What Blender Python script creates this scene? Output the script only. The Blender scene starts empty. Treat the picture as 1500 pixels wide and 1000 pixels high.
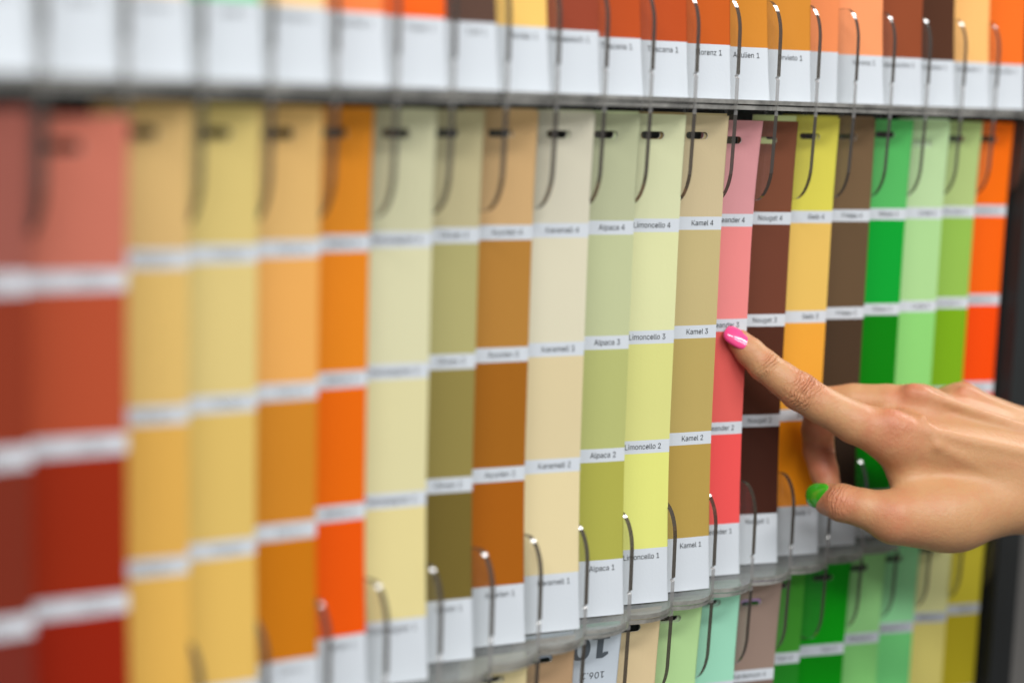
import bpy, bmesh, math, random
import numpy as np
from mathutils import Vector, Matrix
random.seed(7)
rng = np.random.default_rng(7)
C = bpy.context.scene.collection
sc = bpy.context.scene

# ------------------------------------------------------------------ camera
S = 0.05                         # one colour field of a card is 5 cm high
CAMZ = 1.35
TH, RO, FPX = 0.14624, 0.030536, 2400.0
fwd = Vector((0, math.cos(TH), -math.sin(TH)))
dwn = Vector((0, -math.sin(TH), -math.cos(TH)))
rgt = Vector((1, 0, 0))
cr = math.cos(RO) * rgt - math.sin(RO) * dwn
cd = math.sin(RO) * rgt + math.cos(RO) * dwn
cam_d = bpy.data.cameras.new('camera')
cam = bpy.data.objects.new('camera', cam_d); C.objects.link(cam)
CAM = Vector((0, 0, CAMZ))
M = Matrix.Identity(4)
for r in range(3):
    M[r][0], M[r][1], M[r][2], M[r][3] = cr[r], -cd[r], -fwd[r], CAM[r]
cam.matrix_world = M
cam_d.sensor_width = 36.0
cam_d.lens = FPX / 1500.0 * 36.0
cam_d.clip_start = 0.02
cam_d.clip_end = 50
cam_d.dof.use_dof = True
cam_d.dof.focus_distance = 0.752
cam_d.dof.aperture_fstop = 2.7
cam_d.dof.aperture_blades = 0
sc.camera = cam

# ------------------------------------------------------------------ world and lamps of the shop
w = bpy.data.worlds.new('World'); sc.world = w; w.use_nodes = True
bg = w.node_tree.nodes['Background']
bg.inputs[0].default_value = (0.92, 0.96, 1.0, 1)
bg.inputs[1].default_value = 0.31

def area(name, loc, target, sx, sy, power, col=(1, 1, 1)):
    l = bpy.data.lights.new(name, 'AREA'); l.shape = 'RECTANGLE'
    l.size, l.size_y = sx, sy; l.energy = power; l.color = col
    o = bpy.data.objects.new(name, l); C.objects.link(o)
    o.location = loc
    o.rotation_euler = (Vector(target) - Vector(loc)).to_track_quat('-Z', 'Y').to_euler()
    return o
area('ceiling_lamp', (0.95, -0.75, 3.0), (0.3, 0.6, 1.2), 1.5, 0.25, 31.5, (1.0, 0.985, 0.96))
area('ceiling_lamp', (-0.75, -0.95, 3.0), (0.1, 0.6, 1.2), 1.5, 0.25, 31.5, (1.0, 0.985, 0.96))
area('ceiling_lamp', (1.0, -2.3, 3.0), (0.3, 0.6, 1.2), 2.5, 0.3, 49, (0.97, 0.985, 1.0))
area('ceiling_lamp', (1.87, 2.05, 2.95), (0.2, 0.9, 1.2), 0.8, 0.6, 36, (1.0, 0.985, 0.96))

sc.view_settings.view_transform = 'Standard'
sc.view_settings.look = 'None'
sc.view_settings.exposure = 0.0
sc.view_settings.gamma = 1.0
sc.view_settings.use_curve_mapping = False
sc.cycles.max_bounces = 10
sc.cycles.transparent_max_bounces = 48
sc.cycles.use_denoising = True

# ------------------------------------------------------------------ materials
def lin(c):
    c = c / 255.0
    return c / 12.92 if c <= 0.04045 else ((c + 0.055) / 1.055) ** 2.4
def rgb(t, k=1.0): return tuple(min(0.95, lin(v) * k) for v in t) + (1.0,)

def mat(name):
    m = bpy.data.materials.new(name); m.use_nodes = True
    nt = m.node_tree; nt.nodes.clear()
    out = nt.nodes.new('ShaderNodeOutputMaterial')
    return m, nt, out
def N(nt, kind, **kw):
    n = nt.nodes.new(kind)
    for k, v in kw.items():
        if k.startswith('i_'):
            n.inputs[k[2:].replace('_', ' ')].default_value = v
        else: setattr(n, k, v)
    return n
def principled(name, color, rough=0.5, grain=0.0, gscale=900, var=0.0, spec=0.5, coat=0.0, objcol=False):
    m, nt, out = mat(name); L = nt.links.new
    b = N(nt, 'ShaderNodeBsdfPrincipled')
    b.inputs['Roughness'].default_value = rough
    b.inputs['Specular IOR Level'].default_value = spec
    b.inputs['Coat Weight'].default_value = coat
    L(b.outputs[0], out.inputs[0])
    tc = N(nt, 'ShaderNodeTexCoord')
    if objcol:
        oi = N(nt, 'ShaderNodeObjectInfo'); src = oi.outputs['Color']
    else:
        c = N(nt, 'ShaderNodeRGB'); c.outputs[0].default_value = color; src = c.outputs[0]
    if var:
        no = N(nt, 'ShaderNodeTexNoise'); no.inputs['Scale'].default_value = 45; no.inputs['Detail'].default_value = 5
        L(tc.outputs['Object'], no.inputs['Vector'])
        mr = N(nt, 'ShaderNodeMapRange'); mr.inputs[3].default_value = 1 - var; mr.inputs[4].default_value = 1 + var
        L(no.outputs['Fac'], mr.inputs[0])
        mx = N(nt, 'ShaderNodeVectorMath', operation='SCALE')
        L(src, mx.inputs[0]); L(mr.outputs[0], mx.inputs['Scale']); src = mx.outputs[0]
    L(src, b.inputs['Base Color'])
    if grain:
        g = N(nt, 'ShaderNodeTexNoise'); g.inputs['Scale'].default_value = gscale; g.inputs['Detail'].default_value = 3
        L(tc.outputs['Object'], g.inputs['Vector'])
        bp = N(nt, 'ShaderNodeBump'); bp.inputs['Strength'].default_value = grain; bp.inputs['Distance'].default_value = 0.0004
        L(g.outputs['Fac'], bp.inputs['Height']); L(bp.outputs[0], b.inputs['Normal'])
    return m

def acrylic(name, tint, haze, hazecol, rough=0.04, ior=1.49, dust=False, streak=False):
    """clear sheet: lets light straight through, mirrors at grazing angles, with a little surface haze"""
    m, nt, out = mat(name); L = nt.links.new
    tr = N(nt, 'ShaderNodeBsdfTransparent'); tr.inputs[0].default_value = tint + (1,)
    df = N(nt, 'ShaderNodeBsdfDiffuse'); df.inputs[0].default_value = hazecol + (1,)
    gl = N(nt, 'ShaderNodeBsdfGlossy'); gl.inputs['Roughness'].default_value = rough
    fr = N(nt, 'ShaderNodeFresnel')
    ge = N(nt, 'ShaderNodeNewGeometry')
    io = N(nt, 'ShaderNodeMapRange'); io.inputs[3].default_value = ior; io.inputs[4].default_value = 1.0 / ior     # same mirror strength on both sides of the sheet
    L(ge.outputs['Backfacing'], io.inputs[0]); L(io.outputs[0], fr.inputs[0])
    m1 = N(nt, 'ShaderNodeMixShader'); m1.inputs[0].default_value = haze
    L(tr.outputs[0], m1.inputs[1]); L(df.outputs[0], m1.inputs[2])
    if dust:
        tc = N(nt, 'ShaderNodeTexCoord')
        no = N(nt, 'ShaderNodeTexNoise'); no.inputs['Scale'].default_value = 160; no.inputs['Detail'].default_value = 6
        L(tc.outputs['Object'], no.inputs['Vector'])
        vo = N(nt, 'ShaderNodeTexVoronoi'); vo.inputs['Scale'].default_value = 420
        L(tc.outputs['Object'], vo.inputs['Vector'])
        sp = N(nt, 'ShaderNodeMapRange'); sp.inputs[1].default_value = 0.10; sp.inputs[2].default_value = 0.22
        sp.inputs[3].default_value = 0.7; sp.inputs[4].default_value = 0.0
        L(vo.outputs['Distance'], sp.inputs[0])
        th = N(nt, 'ShaderNodeMapRange'); th.inputs[1].default_value = 0.52; th.inputs[2].default_value = 0.66
        L(no.outputs['Fac'], th.inputs[0])
        mu = N(nt, 'ShaderNodeMath', operation='MULTIPLY'); L(sp.outputs[0], mu.inputs[0]); L(th.outputs[0], mu.inputs[1])
        ad = N(nt, 'ShaderNodeMath', operation='ADD'); ad.use_clamp = True
        no2 = N(nt, 'ShaderNodeMapRange'); no2.inputs[3].default_value = haze - 0.06; no2.inputs[4].default_value = haze + 0.06
        L(no.outputs['Fac'], no2.inputs[0])
        L(mu.outputs[0], ad.inputs[0]); L(no2.outputs[0], ad.inputs[1]); L(ad.outputs[0], m1.inputs[0])
    if streak:      # inner reflections along the cut edge, painted as noise streaks
        tc = N(nt, 'ShaderNodeTexCoord')
        sn = N(nt, 'ShaderNodeTexNoise'); sn.inputs['Scale'].default_value = 70; sn.inputs['Detail'].default_value = 6; sn.inputs['Roughness'].default_value = 0.7
        L(tc.outputs['Object'], sn.inputs['Vector'])
        sm = N(nt, 'ShaderNodeMapRange'); sm.inputs[1].default_value = 0.32; sm.inputs[2].default_value = 0.68; sm.inputs[3].default_value = 0.25; sm.inputs[4].default_value = 0.8
        L(sn.outputs['Fac'], sm.inputs[0]); L(sm.outputs[0], m1.inputs[0])
    m2 = N(nt, 'ShaderNodeMixShader')
    L(fr.outputs[0], m2.inputs[0]); L(m1.outputs[0], m2.inputs[1]); L(gl.outputs[0], m2.inputs[2])
    L(m2.outputs[0], out.inputs[0])
    return m

M_print = principled('card_print', None, rough=0.48, grain=0.12, var=0.012, spec=0.2, objcol=True)
M_paper = principled('white_card_stock', (0.64, 0.68, 0.725, 1), rough=0.5, grain=0.12, var=0.01, spec=0.35)
M_rim = principled('card_edge', (0.72, 0.70, 0.64, 1), rough=0.7, spec=0.2)
M_ink = principled('black_ink', (0.025, 0.028, 0.032, 1), rough=0.5)
M_greyink = principled('grey_ink', (0.10, 0.12, 0.14, 1), rough=0.5)
M_back = principled('charcoal_panel', (0.022, 0.024, 0.024, 1), rough=0.55, grain=0.2, gscale=300)
M_post = principled('black_post', (0.016, 0.018, 0.018, 1), rough=0.5, grain=0.2, gscale=400)
M_wall = principled('grey_wall', (0.78, 0.75, 0.70, 1), rough=0.8, grain=0.2, gscale=120, var=0.03)
M_face = acrylic('acrylic_face', (0.965, 0.968, 0.965), 0.022, (0.6, 0.6, 0.6))
M_edge = acrylic('acrylic_cut_edge', (0.17, 0.15, 0.125), 0.5, (0.10, 0.085, 0.07), rough=0.07, ior=1.75)  # dark tint stands in for the back panel mirrored inside the plate
M_tab = acrylic('acrylic_frosted_edge', (0.62, 0.61, 0.60), 0.42, (0.42, 0.41, 0.40), rough=0.2, ior=1.5)
M_shelf = acrylic('acrylic_shelf_face', (0.945, 0.955, 0.94), 0.15, (0.42, 0.43, 0.40), rough=0.10, dust=True)
M_shelfedge = acrylic('acrylic_shelf_edge', (0.34, 0.33, 0.30), 0.6, (0.40, 0.39, 0.36), rough=0.15, ior=1.6, streak=True)

# ------------------------------------------------------------------ the rack's plan: a gently concave run of slots
PHI, KAP, X0, Z0, PITCH = 0.80751, 0.024981, 1.424927, 14.653026, 0.614288
def plan(i, d):
    t = (i - 10) * PITCH
    h = PHI - KAP * t
    X = X0 + (math.sin(PHI) - math.sin(h)) / KAP
    Z = Z0 + (math.cos(h) - math.cos(PHI)) / KAP
    return X + d * math.sin(h), Z - d * math.cos(h)
def pos(i, h, d):
    """slot coordinate i, height h below the camera level and distance d out of the card plane (in 5 cm units) -> world"""
    X, Z = plan(i, d)
    return Vector((X * S, Z * S, CAMZ - h * S))

def tag(o, label=None, cat=None, group=None, kind=None):
    if label: o['label'] = label
    if cat: o['category'] = cat
    if group: o['group'] = group
    if kind: o['kind'] = kind
    return o
def empty(name, loc):
    o = bpy.data.objects.new(name, None); C.objects.link(o); o.location = loc
    o.empty_display_size = 0.02
    return o
def mesh_obj(name, verts, faces, mats, midx=None, parent=None, base=None, smooth=False):
    """verts in world space; the object's origin goes to its parent's base (or to base)"""
    pl = Vector((0, 0, 0))
    if parent is not None:
        pl = parent['_o'] if False else ORG[parent.name]
    org = base if base is not None else (pl if parent is not None else sum(verts, Vector()) / len(verts))
    me = bpy.data.meshes.new(name)
    me.from_pydata([v - org for v in verts], [], faces)
    for m in mats: me.materials.append(m)
    if midx:
        me.polygons.foreach_set('material_index', midx)
    if smooth:
        me.polygons.foreach_set('use_smooth', [True] * len(me.polygons))
    me.update()
    o = bpy.data.objects.new(name, me); C.objects.link(o)
    if parent is not None:
        o.parent = parent; o.location = org - pl
    else: o.location = org
    ORG[o.name] = org.copy()
    return o
ORG = {}
def root(name, loc):
    o = empty(name, loc); ORG[o.name] = Vector(loc); return o

# ------------------------------------------------------------------ setting: wall beyond the rack
pA, pB = pos(24.5, -12, -9), pos(34, -12, 3)
pm = pos(21.5, 0, -9)
def quad_panel(name, a, b, z0, z1, th, m, parent=None):
    n = Vector((-(b - a).y, (b - a).x, 0)).normalized() * th
    vs = []
    for p in (a, b):
        for off in (Vector(), n):
            for z in (z0, z1):
                q = p + off; vs.append(Vector((q.x, q.y, z)))
    fs = [(0, 1, 5, 4), (2, 6, 7, 3), (0, 2, 3, 1), (4, 5, 7, 6), (1, 3, 7, 5), (0, 4, 6, 2)]
    return mesh_obj(name, vs, fs, [m], parent=parent)
tag(quad_panel('wall', Vector((-1.0, 6.2, 0)), Vector((6.0, 4.2, 0)), 0.0, 3.4, 0.05, M_wall), kind='structure')

_f = [Vector((x, y, 0)) for x, y in ((-6, -6), (6, -6), (6, 6), (-6, 6))]
M_floor = principled('grey_floor', (0.16, 0.15, 0.14, 1), rough=0.5, grain=0.1, gscale=60, var=0.1)
tag(mesh_obj('floor', _f, [(0, 1, 2, 3)], [M_floor], base=Vector((0, 0, 0))), kind='structure')

# ------------------------------------------------------------------ rack
H_TOP = -0.065      # top face of the upper shelf
TIER = 4.59
SH = (H_TOP, 4.51)
D_FIN = 0.15
rack = root('display_rack', pos(10, 9.5, -0.6))
tag(rack, 'clear acrylic display rack with dark back panel, shelves and hooked dividers holding the cards', 'rack')

def strip_panel(name, i0, i1, n, h0, h1, d0, d1, m, parent):
    vs, fs = [], []
    for k in range(n + 1):
        i = i0 + (i1 - i0) * k / n
        for (h, d) in ((h0, d0), (h1, d0), (h1, d1), (h0, d1)): vs.append(pos(i, h, d))
    for k in range(n):
        a, b = 4 * k, 4 * k + 4
        for j in range(4):
            fs.append((a + j, b + j, b + (j + 1) % 4, a + (j + 1) % 4))
    fs.append((0, 1, 2, 3)); fs.append((4 * n + 3, 4 * n + 2, 4 * n + 1, 4 * n))
    return mesh_obj(name, vs, fs, [m], parent=parent)
strip_panel('back_panel', -4, 19.06, 24, -6, 10, -0.62, -0.58, M_back, rack)
strip_panel('end_post', 19.10, 19.80, 1, -6, 10, -0.75, 0.16, M_post, rack)

I0, I1 = -3, 19
def shelf_plate(name, h0, h1, back, valley, bulge, parent):
    m = 12
    prof = []
    for i in range(I0, I1):
        for k in range(m):
            s = k / m
            prof.append((i + s, valley + bulge * (math.sin(math.pi * s) ** 0.8 if s > 0 else 0)))
    prof.append((I1 + 0.06, valley))
    vs, fs, mi = [], [], []
    for (i, d) in prof:
        vs += [pos(i + 0.03, h0, back), pos(i + 0.03, h0, d), pos(i + 0.03, h1, d), pos(i + 0.03, h1, back)]
    for k in range(len(prof) - 1):
        a, b = 4 * k, 4 * k + 4
        for j in range(4):
            fs.append((a + j, b + j, b + (j + 1) % 4, a + (j + 1) % 4)); mi.append(1 if j == 1 else 0)
    fs.append((0, 1, 2, 3)); mi.append(1)
    e = 4 * (len(prof) - 1); fs.append((e + 3, e + 2, e + 1, e)); mi.append(1)
    return mesh_obj(name, vs, fs, [M_shelf, M_shelfedge], mi, parent)
for hs in SH:
    sh = root('shelf', pos(10, hs, 0)); sh.parent = rack; sh.location = ORG[sh.name] - ORG[rack.name]
    shelf_plate('shelf_plate', hs + 0.002, hs + 0.040, -0.57, D_FIN + 0.002, 0.120, sh)
    shelf_plate('shelf_plate', hs + 0.053, hs + 0.091, -0.57, D_FIN - 0.006, 0.108, sh)

def divider(i, hs, jit, hook=False):
    """one clear plate: a fin above the shelf and a hook below it"""
    th = 0.045
    pts = []            # outline (d, h, kind) ; kind 1 dark polished edge, 2 frosted tab edge, 0 hidden
    D = D_FIN + jit
    top = hs - 0.92
    pts.append((-0.45, hs - 0.80, 1))
    pts.append((-0.20, top + 0.01, 1))
    n = 12
    for k in range(n + 1):           # rounded upper front corner
        a = math.pi / 2 * k / n
        pts.append((D - 0.17 + 0.17 * math.sin(a), top + 0.34 - 0.34 * math.cos(a), 1))
    pts.append((D + 0.001, hs - 0.225, 3))
    pts.append((D - 0.016, hs - 0.212, 2))
    pts.append((D - 0.016, hs - 0.200, 2))
    pts.append((D - 0.004, hs - 0.190, 2))
    pts.append((D - 0.004, hs + 0.14, 1))
    bot = hs + 0.10 + 0.84
    for k in range(n + 1):           # hook end
        a = math.pi / 2 * k / n
        pts.append((D - 0.02 - 0.19 + 0.19 * math.cos(a), bot - 0.36 + 0.36 * math.sin(a), 1))
    pts.append((-0.22, bot - 0.02, 0))
    pts.append((-0.30, bot - 0.20, 0))
    pts.append((-0.45, bot - 0.25, 0))
    if hook: pts = [(D - 0.5, hs + 0.1, 0), (D - 0.02, hs + 0.1, 1)] + pts[19:]
    m = len(pts)
    vs = [pos(i + 0.024 - th, h, d) for d, h, _ in pts] + [pos(i + 0.024 + th, h, d) for d, h, _ in pts]
    fs = [tuple(range(m)), tuple(range(2 * m - 1, m - 1, -1))]; mi = [0, 0]
    for k in range(m):
        k2 = (k + 1) % m
        fs.append((k, k + m, k2 + m, k2)); mi.append({0: 1, 1: 1, 2: 2, 3: 3}[pts[k][2]])
    return mesh_obj('divider', vs, fs, [M_face, M_edge, M_tab, M_tab], mi, rack)
for hs in SH:
    for i in range(I0, I1 + 1):
        divider(i, hs, random.uniform(-0.006, 0.006))

divider(-1.20, SH[0], 0.12, hook=True)      # far-forward hook between the red cards

# ------------------------------------------------------------------ lettering
FONT_CACHE = {}
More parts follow.
